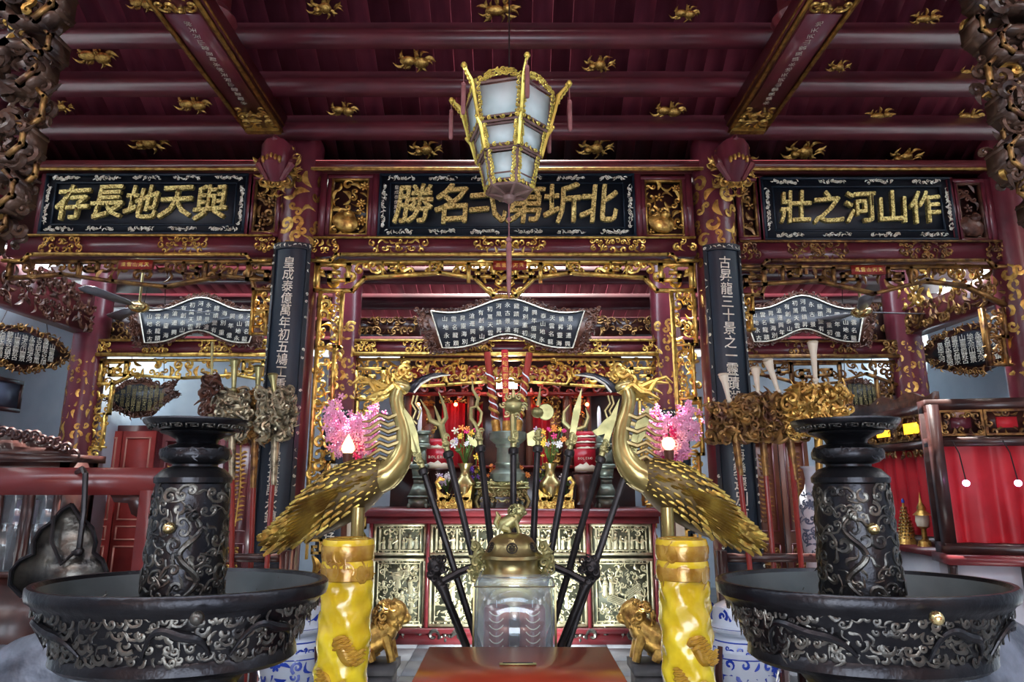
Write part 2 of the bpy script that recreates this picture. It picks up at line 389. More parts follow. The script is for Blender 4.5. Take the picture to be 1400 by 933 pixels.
# front hall ceiling: sloping planks over purlins
CA = P(700, 240, Y1)[2] + .6 * Y1          # underside line of the purlins: z = CA - .6 Y
def roof_z(Y): return CA - .6 * Y
def PC(x, y, off=.235):                       # pixel -> point on the plank surface
    u = (x - 700) / F; v = (466.5 - y) / F; dz = sp + v * cp; dy = cp - v * sp
    k = (CA + off - CZ) / (dz + .6 * dy); return np.array((u * k, dy * k, CZ + dz * k))
ceil = struct(MB().bb((-XW, -3.2, 3.6), (XW, -3.0, 4.2)).build('ceiling', 'lacquer_red', smooth=0))
def slope_strip(a, b, wd, th):               # plank from (Y,z) a to b, unit x width wd
    (ya, za), (yb, zb) = a, b; out = [(-wd/2, ya, za), (wd/2, ya, za), (wd/2, yb, zb), (-wd/2, yb, zb)]
    V = np.array(out + [(x, y, z + th) for x, y, z in out]); f = np.array(((0,3,2,1),(4,5,6,7),(0,1,5,4),(1,2,6,5),(2,3,7,6),(3,0,4,7)))
    return V, [f]
pm = None; nP = 74; pw = 2 * XW / nP
for i in range(nP):
    if pm is None:
        pm = MB().add(slope_strip((1.3, roof_z(1.3) + .235), (5.12, roof_z(5.12) + .235), pw - .0018, .03)).build('plank', 'plank_red_lit', ceil, smooth=0, local=True); o = pm
    else: o = link('plank', pm.data, ceil)
    o.location = (-XW + (i + .5) * pw, 0, rng0.uniform(0, .004))
back = MB().add(slope_strip((1.3, roof_z(1.3) + .272), (5.12, roof_z(5.12) + .272), 2 * XW, .05)); back.add(slope_strip((-.6, roof_z(1.3) - .9), (1.3, roof_z(1.3) + .05), 2 * XW, .05))
back.bb((-XW, 5.05, roof_z(Y1) - .03), (XW, 5.16, roof_z(5.12) + .4)); back.build('roof_slab', 'dark_wood', ceil, smooth=0)
for k in range(11):
    Y = 4.68 - .302 * k
    d_ = V3(-1, .6) / 1.1662; n_ = V3(-.5145, -.8575); c0 = V3(Y, roof_z(Y)); b0 = c0 - n_ * .205; q_ = [c0, c0 + d_ * .10, b0 + d_ * .10, b0]     # set square to the slope
    MB().prism([(p_[0], p_[1]) for p_ in q_], 2 * XW, fr((0, 0, 0), (0, 1, 0), (0, 0, 1))).build('purlin', 'purlin_red_shaded', ceil, smooth=0)
struct(MB().bb((-XW, 1.15, 4.6), (XW, 1.25, roof_z(1.3) + .3)).build('trim_20', 'lacquer_red', smooth=0))    # unseen board added under the ridge, blocks sky light from the ceiling
# gilded fruit and bat carvings nailed to the planks
def ornament(kind):
    mb = MB(); rng = random.Random(kind * 5 + 2)
    rg = random.Random(kind + 9)
    for (x, y, a, b) in [[(-.15, .02, .17, .13), (.13, -.03, .18, .14)], [(0, 0, .16, .15), (-.2, -.04, .1, .09)], [(-.08, 0, .22, .12), (.17, .05, .11, .1)]][kind]: mb.ball((x, y, .06), (a, b, .1), 10, 7)
    for i in range(15):
        a = 2 * pi * i / 15 + rg.uniform(-.15, .15); r = rg.uniform(.24, .34); mb.add(ST['leaf'][i % 3], xf(r * 1.15 * math.cos(a), r * .62 * math.sin(a), .02 + .01 * (i % 3), a + rg.uniform(-.5, .5) * (1 if kind else .6), rg.uniform(.2, .32)))
    for i in range(4): mb.add(ST['curl'][0], xf(rg.uniform(-.3, .3), rg.uniform(-.12, .12), .09, i, .13))
    return mb
om = {}
sl = V3(0, -1, .6); sl /= np.linalg.norm(sl)
for n, (x, y, k, s) in enumerate([(445, 10, 1, 52), (683, 13, 2, 62), (937, 18, 0, 42), (132, 76, 0, 62), (265, 142, 0, 52), (205, 194, 1, 60), (568, 83, 0, 58), (820, 88, 1, 48),
        (470, 150, 0, 44), (915, 151, 0, 50), (583, 204, 1, 50), (815, 202, 1, 54), (1266, 25, 2, 46), (1147, 91, 1, 36), (1203, 158, 2, 44), (1325, 99, 0, 36),
        (1325, 159, 0, 44), (1100, 207, 1, 62), (1238, 214, 1, 52), (85, 146, 1, 36), (195, 4, 0, 44), (1090, 20, 0, 40), (705, 149, 1, 40)]):
    if k not in om: om[k] = ornament(k).build('gilt_ornament', 'gilt', ceil, local=True); o = om[k]
    else: o = link('gilt_ornament', om[k].data, ceil)
    p = PC(x, y, .226); s *= PXm(p[1], p[2]) * 1.05
    zd = np.cross((1, 0, 0), sl); Mx = np.eye(4); Mx[:3, 0] = (s, 0, 0); Mx[:3, 1] = sl * s * .9; Mx[:3, 2] = zd * s * .8; Mx[:3, 3] = p
    o.matrix_local = Matrix(Mx.tolist())
# rear hall ceiling
RC = lambda Y: CZ + 2.62 - .25 * (Y - 6.0)
cr = struct(MB().add(slope_strip((5.8, RC(5.8) + .17), (9.3, RC(9.3) + .17), 8.6, .05)).add(slope_strip((6.6, RC(6.6) + .17), (9.3, RC(9.3) + .17), 2 * XW, .05)).build('ceiling', 'dark_wood', smooth=0))
pm2 = None
for i in range(52):
    pw2 = 8.6 / 52
    if pm2 is None: pm2 = MB().add(slope_strip((5.8, RC(5.8) + .12), (9.3, RC(9.3) + .12), pw2 - .008, .03)).build('plank', 'plank_red_lit', cr, smooth=0, local=True); o = pm2
    else: o = link('plank', pm2.data, cr)
    o.location = (-4.3 + (i + .5) * pw2, 0, 0)
for Y in (6.15, 6.75, 7.35, 7.95, 8.55, 9.1):
    MB().bb((-4.3 if Y < 6.7 else -XW, Y - .11, RC(Y) - .02), (4.3 if Y < 6.7 else XW, Y + .05, RC(Y) + .15)).build('purlin', 'purlin_red_shaded', cr, smooth=0)

# ------------------------------------------------------------------ columns
def cyl_fill(mb, c, r, z0, z1, cell, a0, a1, seed, kinds=('curl', 'scurl', 'leaf'), flat=.25, size=1.0):
    rng = random.Random(seed); nz = max(1, int((z1 - z0) / cell)); na = max(1, int(abs(a1 - a0) * (r((z0 + z1) / 2) if callable(r) else r) / cell))
    for i in range(nz):
        for j in range(na):
            z = z0 + (i + .5 + rng.uniform(-.2, .2)) * (z1 - z0) / nz; a = a0 + (j + .5 + (i % 2) * .4 + rng.uniform(-.15, .15)) * (a1 - a0) / na
            rr = r(z) if callable(r) else r
            o = (c[0] + rr * math.cos(a), c[1] + rr * math.sin(a), z); M = fr(o, (-math.sin(a), math.cos(a), 0), (0, 0, 1))
            k = rng.choice(kinds); s = cell * size * rng.uniform(.85, 1.15)
            mb.add(ST[k][rng.randrange(len(ST[k]))], M @ xf(0, 0, 0, rng.uniform(0, 6.28), s, s, s * flat, mir=rng.random() < .5))
    return mb
def column(x, Y, r, z1, label, pat=None, seed=1):
    t = thing('column', label, 'column', (x, Y, 0), 'lacquered temple columns')
    MB().lathe([(r * 1.6, 0), (r * 1.7, .06), (r * 1.45, .16), (r * 1.2, .2)], 24, (x, Y, 0)).build('stone_base', 'stone_dark', t)
    n = 14; prof = [(r * (1 + .05 * math.sin(pi * i / n)), .2 + (z1 - .2) * i / n) for i in range(n + 1)]
    MB().lathe(prof, 28, (x, Y, 0)).build('shaft', 'lacquer_plum', t)
    if pat: cyl_fill(MB(), (x, Y), r * 1.03, pat[0], pat[1], pat[2], pi, 2 * pi, seed, flat=.12, size=1.1).build('gold_pattern', 'gilt', t)
    return t
cLx = P(409, 330, Y1)[0]; cRx = P(978, 330, Y1)[0]; oLx, oRx = -4.28, P(1402, 400, Y1)[0] - .02
zt = roof_z(Y1) + .05
column(cLx, Y1, .155, zt + .25, 'plum lacquered column behind the long couplet board ending in the character for realm', (3.0, zt - .1, .12), 3)
column(cRx, Y1, .155, zt + .25, 'plum lacquered column behind the long couplet board ending in the character for earth', (3.0, zt - .1, .12), 4)
column(oRx, Y1, .18, zt + .25, 'outer plum column with gold cloud scrolls behind the red curtained shrine', (1.5, 3.0, .13), 5)
column(oLx, Y1, .18, zt + .25, 'outer plum column at the far left edge beside the hanging carved bracket')
c2L = P(474, 500, Y2)[0] - .03; c2R = P(909, 500, Y2)[0] + .03; o2L = P(112, 560, Y2)[0]; o2R = P(1243, 520, Y2)[0]
column(c2L, Y2, .14, 3.9, 'inner column with silvery carving beside the altar, behind the left blossom', (1.7, 2.9, .11), 6)
column(c2R, Y2, .14, 3.9, 'inner column with silvery carving beside the altar, behind the right blossom', (1.7, 2.9, .11), 7)
column(o2L, Y2, .15, 3.9, 'gold patterned column beside the blue wall and the open red door', (.5, 2.55, .10), 8)
column(o2R, Y2, .15, 3.9, 'gold patterned column beside the bright wall at the red curtained shrine', (1.6, 2.7, .10), 9)

# ------------------------------------------------------------------ two tie beams running towards the camera
def tie_beam(s, label):
    xc = -1.98 if s < 0 else 1.96; z0 = roof_z(4.68) + .12; wd = .29; z0 = P(343 if s < 0 else 1040, 188, 4.72)[2]
    xo = P(343, 188, 4.72)[0] if s < 0 else P(1040, 192, 4.72)[0]; xi = xo - s * wd; xm = (xo + xi) / 2
    t = thing('tie_beam', label, 'beam', (xm, 3.2, z0), 'tie beams')
    MB().bb((min(xo, xi), 1.4, z0), (max(xo, xi), 4.72, z0 + .15)).build('beam_body', 'lacquer_red', t, smooth=0)
    g = MB()
    for xx in (xo - s * .012, xi + s * .012): g.bb((xx - .012, 1.4, z0 - .014), (xx + .012, 4.72, z0 + .012))
    g.bb((xi - .008, 1.4, z0 + .035), (xi + .008, 4.72, z0 + .05))
    g.build('gilt_edge', 'gilt', t, smooth=0)
    M = fr((xm - wd / 2 + .03, 4.72, z0 - .004), (1, 0, 0), (0, -1, 0))
    c = MB(); fill(c, M, wd - .06, .42, .075, 11, z=.0, zj=.1); fill(c, M @ xf(0, 1.42), wd - .06, .9, .075, 12, zj=.1); c.box((xm, 4.60, z0 - .012), (wd * .9, .05, .03))
    c.build('gilt_carving', 'gilt', t)
    MB().bb((xm - .10, 3.32, z0 - .010), (xm + .10, 4.28, z0 + .005)).build('painted_panel', 'lacquer_plum', t, smooth=0)
    l = MB()
    for i in range(16):
        l.add(glyph('永鎮風雲山河天地'[i % 8]), fr((xm, 4.22 - .055 * i, z0 - .0125), (-s * .25, -1, 0), (-s * 1, .25, 0)) @ xf(0, 0, 0, 0, .042))
    l.build('inscription', 'silver_leaf', t, smooth=0)
    # dragon head corbel under the end
    d = MB(); pc = P(385 if s < 0 else 997, 228, 4.68)
    q = [pc + V3(0, .02, .10), pc + V3(0, -.10, .06), pc + V3(-.0, -.13, -.04), pc + V3(0, -.06, -.14)]
    d.tube(q, [.11, .125, .10, .07], 12, up=(1, 0, 0)); d.tube([pc + V3(-.10, -.08, .09), pc + V3(0, -.17, .14), pc + V3(.10, -.08, .09)], [.03, .035, .03], 6)
    d.tube([pc + V3(-.11, -.06, .05), pc + V3(-.12, -.13, -.05), pc + V3(-.05, -.12, -.17)], [.03, .03, .015], 6, up=(0, 1, 0)); d.tube([pc + V3(.11, -.06, .05), pc + V3(.12, -.13, -.05), pc + V3(.05, -.12, -.17)], [.03, .03, .015], 6, up=(0, 1, 0))
    d.build('dragon_head', 'lacquer_plum', t)
    e = MB(); rng = random.Random(5)
    for i in range(46):
        a = rng.uniform(0, 6.28); rr = rng.uniform(.1, .17); o = pc + V3(rr * math.cos(a), -.08 + rng.uniform(-.04, .12), rr * .9 * math.sin(a) - .04)
        stamp(e, rng.choice(('curl', 'flame', 'leaf')), fr(o) @ xf(0, 0, 0, a, rng.uniform(.06, .1)), rng)
    for i in range(5): e.add(g_ball(pc + V3(-.06 + .03 * i, -.21, -.02 - .012 * abs(i - 2)), (.016, .02, .03), 6, 5))
    fill(e, fr(pc + V3(-.12, -.1, -.27)), .24, .12, .06, 6)
    e.build('gilt_mane', 'gilt', t)
    p = MB(); yy = 3.62; p.bb((xm - .09, yy - .09, z0 + .15), (xm + .09, yy + .09, roof_z(yy) + .12)); p.lathe([(.15, 0), (.17, .05), (.12, .12)], 14, (xm, yy, z0 + .15)); p.build('post', 'lacquer_red', t, smooth=30)
    return t
tie_beam(-1, 'maroon tie beam with gilded underside panel, running overhead left of the lantern')
tie_beam(1, 'maroon tie beam with gilded underside panel, running overhead right of the lantern')

# ------------------------------------------------------------------ the carved facade between the columns
pm1 = PXm(Y1, 3)
def X1(x, y=345): return P(x, y, Y1)[0]
def Z1(y): return P(700, y, Y1)[2]
struct(MB().bb((-XW, Y1 - .10, Z1(238)), (XW, Y1 + .10, P(700, 219, Y1 - .1)[2])).build('trim_1', 'lacquer_red', smooth=0))
struct(MB().bb((-XW, Y1 - .125, Z1(242)), (XW, Y1 - .10, Z1(238.5))).build('trim_2', 'gilt', smooth=0))
struct(MB().bb((-XW, Y1 + .03, Z1(330)), (XW, Y1 + .09, Z1(241))).build('trim_3', 'dark_wood', smooth=0))
def facade_rail(x0, x1, yt, yb, label, carv, gm='gilt', step=True):
    t = thing('carved_rail', label, 'beam', (X1((x0 + x1) / 2), Y1, Z1(yb)), 'facade rails')
    a, b = X1(x0), X1(x1)
    MB().bb((a, Y1 - .07, Z1(yb)), (b, Y1 + .07, Z1(yt))).build('rail_body', 'lacquer_plum', t, smooth=0)
    g = MB(); s = .22; zb = Z1(yb)
    g.bb((a + s, Y1 - .095, zb - .012), (b - s, Y1 - .07, zb + .012)); g.bb((a, Y1 - .09, Z1(yt) - .008), (b, Y1 - .07, Z1(yt) + .008))
    for q in (-1, 1):
        xa = a if q < 0 else b
        g.poly(fr((0, Y1 - .08, 0)), [(xa, zb - .05), (xa - q * (s - .07), zb - .05), (xa - q * (s - .03), zb), (xa - q * s, zb)], .022, .03)
    g.build('gilt_moulding', gm, t, smooth=0)
    for n, (xx, wd) in enumerate(carv):
        c = MB(); w_ = wd * pm1; fill(c, fr((X1(xx) - w_ / 2, Y1 - .078, zb + .02)), w_, Z1(yt) - zb - .03, .05, 21 + n, zj=.15, mask=lambda x, y, w_=w_: abs(x / w_ - .5) < .5); c.build('gilt_carving', gm, t)
facade_rail(431, 948, 330, 353, 'plum lintel with gilded carvings between the two main columns, below the widest plaque', [(448, 34), (547, 76), (697, 96), (843, 76), (933, 30)], 'gilt_bright')
facade_rail(18, 376, 327, 353, 'plum lintel with gilded carvings below the left plaque', [(92, 56), (256, 62), (366, 26)])
facade_rail(1008, 1372, 335, 361, 'plum lintel with gilded carvings below the right plaque', [(1020, 24), (1112, 78), (1258, 70), (1352, 30)], 'gilt_dark')

def plaque(x0, x1, y0, y1, text, label, size, centre=False):
    a, b, z0, z1 = X1(x0, y1), X1(x1, y1), Z1(y1), Z1(y0); Yf = Y1 - .02
    t = thing('name_plaque', label, 'plaque', ((a + b) / 2, Yf, z0), 'lettered plaques'); W, H = b - a, z1 - z0
    MB().bb((a, Yf - .04, z0), (b, Yf, z1)).build('board', 'board_black', t, smooth=0)
    f = MB(); M = fr((a, Yf - .045, z0)); edgebox(f, M, W, H, .018, .03); edgebox(f, M @ xf(.085, .075), W - .17, H - .15, .01, .02); f.build('frame', 'board_blue', t, smooth=0)
    o = MB(); rng = random.Random(len(text) + int(x0))
    for zz in (.045, H - .04):
        for i in range(int(W / .32)):
            xx = (i + .5) * W / int(W / .32)
            for k in range(15): stamp(o, rng.choice(('leaf', 'curl')), M @ xf(xx - .10 + .0143 * k, zz + rng.uniform(-.012, .012), .012, rng.uniform(0, 6.28), .03), rng)
    for xx in (.04, W - .04):
        for k in range(26): stamp(o, rng.choice(('leaf', 'curl')), M @ xf(xx + rng.uniform(-.01, .01), .09 + (H - .18) * k / 26, .012, rng.uniform(0, 6.28), .03), rng)
    o.build('border_ornament', 'silver_leaf', t)
    n = len(text)
    for i, ch in enumerate(text):
        xx = W * (.5 + (i - (n - 1) / 2) / n * (.86 if centre else .84))
        MB().add(glyph(ch, .02, .03), M @ xf(xx, H / 2, .03, rng.uniform(-.05, .05), size * .88, size * .98, .5) @ np.array(((1, .08, 0, 0), (0.05, 1, 0, 0), (0, 0, 1, 0), (0, 0, 0, 1.)))).build('character', 'gold_flake', t, smooth=0)
    if centre:
        g = MB()
        for i, ch in enumerate('皇成泰億萬年初五鳩工重創'[:8]):
            g.add(glyph(ch), M @ xf(.14, H - .12 - i * .042, .012, 0, .034))
        g.build('small_lettering', 'silver_leaf', t, smooth=0)
plaque(518, 868, 243, 329, '勝名弌第圻北', 'widest black plaque with six gold characters, behind the hanging lantern', .33, True)
plaque(60, 338, 243, 325, '存長地天與', 'black plaque with five gold characters, in the left bay', .29)
plaque(1042, 1302, 248, 333, '壯之河山作', 'black plaque with five gold characters, in the right bay', .27)
def carved_panel(x0, x1, y0, y1, label, gm, seed, fruit=True):
    a, b, z0, z1 = X1(x0, y1), X1(x1, y1), Z1(y1), Z1(y0); W, H = b - a, z1 - z0
    t = thing('fruit_carving', label, 'carving', ((a + b) / 2, Y1, z0), 'openwork facade panels'); M = fr((a, Y1 - .04, z0))
    f = MB(); edgebox(f, M, W, H, .03, .06); f.build('frame', 'lacquer_plum', t, smooth=0)
    f = MB(); edgebox(f, M @ xf(.03, .03), W - .06, H - .06, .014, .05); f.build('gilt_frame', gm, t, smooth=0)
    c = MB(); fill(c, M @ xf(.05, .05), W - .1, H - .1, .07, seed, kinds=('leaf', 'leaf', 'flower', 'curl', 'scurl'), mirror=False, size=1.3)
    if fruit: c.add(g_ball((0, 0, 0), (.11, .085, .05), 12, 8, Rz(-.4)), M @ xf(W * .42, H * .26, .01)); c.add(g_ball((0, 0, 0), (.045, .04, .05), 10, 6), M @ xf(W * .5, H * .36, .03))
    c.build('carving', gm, t)
carved_panel(447, 509, 244, 330, 'openwork panel of gilded fruit and flowers, left of the widest plaque', 'gilt', 31)
carved_panel(877, 939, 246, 331, 'openwork panel of gilded fruit and flowers, right of the widest plaque', 'gilt', 32)
carved_panel(342, 384, 246, 327, 'narrow dark carved panel between left plaque and column', 'gilt_dark', 33, False)
carved_panel(1008, 1040, 248, 333, 'narrow dark carved panel between right plaque and column', 'gilt_dark', 34, False)
carved_panel(1306, 1350, 250, 336, 'dark carved panel at the far end of the right plaque', 'carved_brown', 35)
# posts between plaques
for n, (x, y0, y1) in enumerate([(513, 243, 330), (873, 243, 330), (943, 243, 330), (441, 243, 330), (340, 243, 327), (1041, 246, 334), (1303, 248, 336), (57, 243, 327), (1354, 250, 336)]):
    struct(MB().bb((X1(x, y1) - .025, Y1 - .07, Z1(y1)), (X1(x, y1) + .025, Y1, Z1(y0))).build('trim_%d' % (n + 4), 'lacquer_plum', smooth=0))

def valance(x0, x1, yt, bot, label, gm, seed, Y=Y1, cell=.085, keys=True, plate=None):
    """openwork hanging below a lintel: bot = list of (t, drop px) for t in 0..1"""
    k = PXm(Y, 2.9); a, b = P(x0, yt, Y)[0], P(x1, yt, Y)[0]; zt_ = P(700, yt, Y)[2]; W = b - a
    t = thing('carved_valance', label, 'valance', ((a + b) / 2, Y, zt_), 'gilded valances')
    ts = [q[0] for q in bot]; ds = [q[1] * k for q in bot]
    drop = lambda x: float(np.interp(x / W, ts, ds)); M = fr((a, Y - .03, zt_))
    e = MB(); e.poly(M, [(0, -.012), (W, -.012)], .024, .05); e.poly(M, [(q * W, -d) for q, d in zip(ts, ds)], .024, .05); e.poly(M, [(0, 0), (0, -ds[0])], .024, .05); e.poly(M, [(W, 0), (W, -ds[-1])], .024, .05)
    e.build('gilt_frame', gm, t, smooth=0)
    c = MB(); H = max(ds); fill(c, M @ xf(0, -H), W, H, cell, seed, mask=lambda x, y: H - y < drop(x) - .015 and H - y > .03, zj=.2, size=1.25)
    c.build('scrollwork', gm, t)
    if keys:
        for q in keys:
            c = MB()
            dd = drop(q * W); s = min(dd * .8, .22)
            c.add(ST['key'][0], M @ xf(q * W, -dd * .5, .01, 0, s * 1.3, s, .12, mir=q > .5)); c.build('key_fret', gm, t, smooth=0)
    if plate:
        px = P(plate[0], yt + 8, Y); MB().bb((px[0] - .13, Y - .075, px[2] - .035), (px[0] + .13, Y - .05, px[2] + .035)).build('small_plate', 'red_wood', t, smooth=0)
        l = MB()
        for i, ch in enumerate('風雲山河天'): l.add(glyph(ch), fr((px[0] - .09 + .045 * i, Y - .077, px[2])) @ xf(0, 0, 0, 0, .035))
        l.build('plate_lettering', 'gilt_bright', t, smooth=0)
    return t
def hang_strip(x0, x1, y0, x2, x3, y1, label, gm, seed, Y, tip=True, cell=.075):
    """carved strip hanging down beside a column, from (x0..x1, y0) to (x2..x3, y1)"""
    a, b = P(x0, y0, Y), P(x1, y0, Y); c_, d_ = P(x2, y1, Y), P(x3, y1, Y); xa, xb = (a[0] + c_[0]) / 2, (b[0] + d_[0]) / 2
    W, H = xb - xa, a[2] - c_[2]; t = thing('carved_strip', label, 'carving', ((xa + xb) / 2, Y, c_[2]), 'hanging carved strips'); M = fr((xa, Y - .03, c_[2]))
    f = MB(); f.poly(M, [(0, 0), (0, H)], .022, .05); n = max(2, round(H / .42)); pts = []
    for i in range(n):
        y = H * i / n; pts += [(W * (1 if i % 2 else .8), y), (W * (1 if i % 2 else .8), y + H / n)]
    f.poly(M, pts, .022, .05)
    for i in range(n): f.poly(M, [(0, H * i / n), (W, H * i / n)], .018, .04)
    f.build('gilt_frame', gm, t, smooth=0)
    c = MB(); fill(c, M, W, H, cell, seed, mirror=False, size=1.25, zj=.2)
    if tip:
        c.add(ST['curl'][0], M @ xf(W * .45, -.06, 0, .5, W * .8)); c.add(ST['key'][0], M @ xf(W * .4, -.18, 0, 0, W * .6, W * .8, .1)); c.add(ST['leaf'][0], M @ xf(W * .35, -.3, 0, -pi/2, W * .9))
    c.build('scrollwork', gm, t)
valance(434, 946, 359, [(0, 42), (.1, 42), (.13, 24), (.33, 17), (.42, 24), (.47, 50), (.53, 50), (.58, 24), (.67, 17), (.87, 24), (.9, 42), (1, 42)], 'bright gilded openwork valance over the altar opening, below the widest plaque', 'gilt_bright', 41, keys=(.05, .2, .32, .44, .56, .68, .8, .95), plate=(697,))
valance(20, 378, 358, [(0, 26), (.2, 20), (.4, 30), (.6, 38), (.8, 22), (.92, 26), (.93, 42), (1, 42)], 'dark gilded openwork valance below the left plaque', 'gilt_dark', 42, keys=(.3, .7, .96), plate=(192,))
valance(1006, 1368, 365, [(0, 42), (.08, 42), (.1, 26), (.3, 22), (.5, 40), (.7, 22), (.85, 30), (1, 60)], 'dark gilded openwork valance below the right plaque', 'gilt_dark', 43, keys=(.04, .2, .4, .6), plate=(1181,))
hang_strip(433, 467, 402, 428, 455, 715, 'gilded openwork strip hanging beside the left main column, next to the pink blossom', 'gilt_bright', 51, Y1)
hang_strip(914, 948, 402, 935, 962, 700, 'gilded openwork strip hanging beside the right main column, next to the blue board', 'gilt_bright', 52, Y1)
hang_strip(350, 376, 400, 346, 370, 458, 'short gilded key strip left of the left couplet board', 'gilt', 53, Y1, False)
hang_strip(1008, 1026, 407, 1010, 1028, 452, 'short gilded key strip right of the right couplet board', 'gilt', 54, Y1, False)
hang_strip(1338, 1366, 425, 1350, 1376, 500, 'gilded openwork strip hanging beside the outer right column', 'gilt_dark', 55, Y1, False)

# ------------------------------------------------------------------ long couplet boards curved around the columns
def couplet(cx, Y, R, half, z0, z1, text, zs, label, mat_='board_blue', size=.085, lead='silver_leaf', fy=None):
    t = thing('couplet_board', label, 'couplet board', (cx, Y, z0), 'lettered couplet boards')
    n = 10; A = [(-pi/2 - half) + 2 * half * i / n for i in range(n + 1)]
    def arc(r0, r1, a, b, zA, zB):
        aa = [x for x in A if a - 1e-6 <= x <= b + 1e-6]; o = [(cx + r1 * math.cos(q), Y + r1 * math.sin(q)) for q in aa] + [(cx + r0 * math.cos(q), Y + r0 * math.sin(q)) for q in aa[::-1]]
        M = np.eye(4); M[2, 3] = (zA + zB) / 2; return g_prism(o, zB - zA, M)
    MB().add(arc(R, R + .02, A[0], A[-1], z0, z1)).build('board', mat_, t, smooth=30)
    f = MB()
    for q in (0, n - 1): f.add(arc(R + .02, R + .032, A[q], A[q + 1], z0, z1))
    f.add(arc(R + .02, R + .034, A[0], A[-1], z1 - .05, z1)); f.add(arc(R + .02, R + .034, A[0], A[-1], z0, z0 + .05)); f.build('border', 'board_black', t, smooth=30)
    o = MB(); rng = random.Random(int(abs(cx) * 99)); nz = int((z1 - z0) / .06)
    for q in (A[0] + half * .08, A[-1] - half * .08):
        for i in range(nz):
            if rng.random() < .35: continue
            rr = R + .034; p = (cx + rr * math.cos(q), Y + rr * math.sin(q), z0 + (i + .5) * (z1 - z0) / nz)
            stamp(o, rng.choice(('curl', 'leaf')), fr(p, (-math.sin(q), math.cos(q), 0)) @ xf(0, 0, 0, rng.uniform(0, 6.28), .026), rng)
    for i in range(9):
        q = A[0] + 2 * half * (i + .5) / 9; p = (cx + (R + .036) * math.cos(q), Y + (R + .036) * math.sin(q), z1 - .025); stamp(o, 'leaf', fr(p, (-math.sin(q), math.cos(q), 0)) @ xf(0, 0, 0, rng.uniform(0, 6.28), .03), rng)
    o.build('border_ornament', lead, t)
    for ch, z in zip(text, zs): MB().add(glyph(ch, .008), fr((cx, Y - R - .0235, z)) @ xf(0, 0, 0, -.05, size * .95, size * 1.05)).build('character', lead, t, smooth=0)
za, zb = P(400, 358, 4.75)[2], P(380, 745, 4.75)[2]
tL = '皇成泰億萬年初五鳩工重創廟貌興風雲拱護永鎮名邦'; tR = '古昇龍三十景之一靈蹟湖山勝滄海變遷別有天地'
couplet(cLx, Y1, .165, .82, zb - .18, P(400, 330, 4.75)[2], tL, np.linspace(za, zb, len(tL)), 'tall dark blue couplet board on the left main column')
couplet(cRx, Y1, .165, .82, zb - .18, P(980, 332, 4.75)[2], tR, np.linspace(za, zb, len(tR)), 'tall dark blue couplet board on the right main column', size=.09)
zc, zd = P(460, 560, 6.2)[2], P(460, 700, 6.2)[2]
couplet(c2L, Y2, .16, .8, zd - .5, zc, '雲造坤靈毓秀長存', np.linspace(zc - .12, zd - .2, 8), 'shorter dark couplet board behind the left pink blossom', size=.1)
couplet(c2R, Y2, .16, .8, zd - .5, zc, '風山水名勝天地永', np.linspace(zc - .12, zd - .2, 8), 'shorter blue couplet board behind the right pink blossom', size=.1)
# ------------------------------------------------------------------ second row of lintels, fan boards, side beams
def X2(x, y=480): return P(x, y, Y2)[0]
def lintel2(x0, x1, yt, yb, label, carv, gm):
    a, b = X2(x0), X2(x1); z0, z1 = P(700, yb, Y2)[2], P(700, yt, Y2)[2]; k = PXm(Y2, 2.5)
    t = thing('carved_rail', label, 'beam', ((a + b) / 2, Y2, z0), 'rear lintels')
    MB().bb((a, Y2 - .07, z0), (b, Y2 + .07, z1)).build('rail_body', 'lacquer_plum', t, smooth=0)
    g = MB(); g.bb((a, Y2 - .1, z0 - .02), (b, Y2 - .07, z0 + .015)); g.bb((a, Y2 - .09, z1 - .01), (b, Y2 - .07, z1 + .012)); g.build('gilt_moulding', gm, t, smooth=0)
    for n, (xx, wd) in enumerate(carv): fill(MB(), fr((X2(xx) - wd * k / 2, Y2 - .078, z0 + .02)), wd * k, z1 - z0 - .03, .06, 61 + n, zj=.15).build('gilt_carving', gm, t)
lintel2(482, 902, 468, 486, 'plum lintel with gilded rosettes just above the altar shrine', [(500, 30), (575, 44), (655, 40), (735, 40), (810, 40), (890, 26)], 'gilt_bright')
lintel2(135, 372, 468, 487, 'plum lintel with gilded rosettes below the left fan board', [(145, 22), (218, 40), (300, 46), (362, 20)], 'gilt_bright')
lintel2(1012, 1226, 469, 489, 'plum lintel with gilded rosettes below the right fan board', [(1022, 18), (1088, 34), (1150, 36), (1212, 24)], 'gilt_dark')
valance(488, 900, 491, [(0, 56), (.09, 56), (.12, 40), (.3, 36), (.5, 30), (.7, 36), (.88, 40), (.91, 56), (1, 56)], 'yellow gilded openwork valance right above the red lit shrine', 'gilt_bright', 44, Y2, keys=(.05, .95))
valance(138, 372, 492, [(0, 34), (.1, 34), (.2, 22), (.5, 26), (.8, 22), (1, 30)], 'yellow gilded openwork valance below the left fan board', 'gilt_bright', 45, Y2, keys=(.1, .9))
valance(1012, 1222, 494, [(0, 16), (.2, 22), (.4, 34), (.6, 30), (.8, 18), (1, 34)], 'brown gilded openwork valance below the right fan board', 'gilt_dark', 46, Y2, keys=(.25, .4, .55))
hang_strip(487, 516, 545, 487, 512, 690, 'yellow gilded strip between left inner column and left crane neck', 'gilt_bright', 56, Y2)
hang_strip(874, 898, 545, 878, 900, 690, 'yellow gilded strip between right inner column and right crane neck', 'gilt_bright', 57, Y2)
hang_strip(137, 163, 522, 120, 140, 612, 'yellow gilded strip beside the gold patterned left column', 'gilt_bright', 58, Y2)
hang_strip(1196, 1216, 520, 1200, 1220, 560, 'brown gilded strip beside the gold patterned right column', 'gilt_dark', 59, Y2, False)
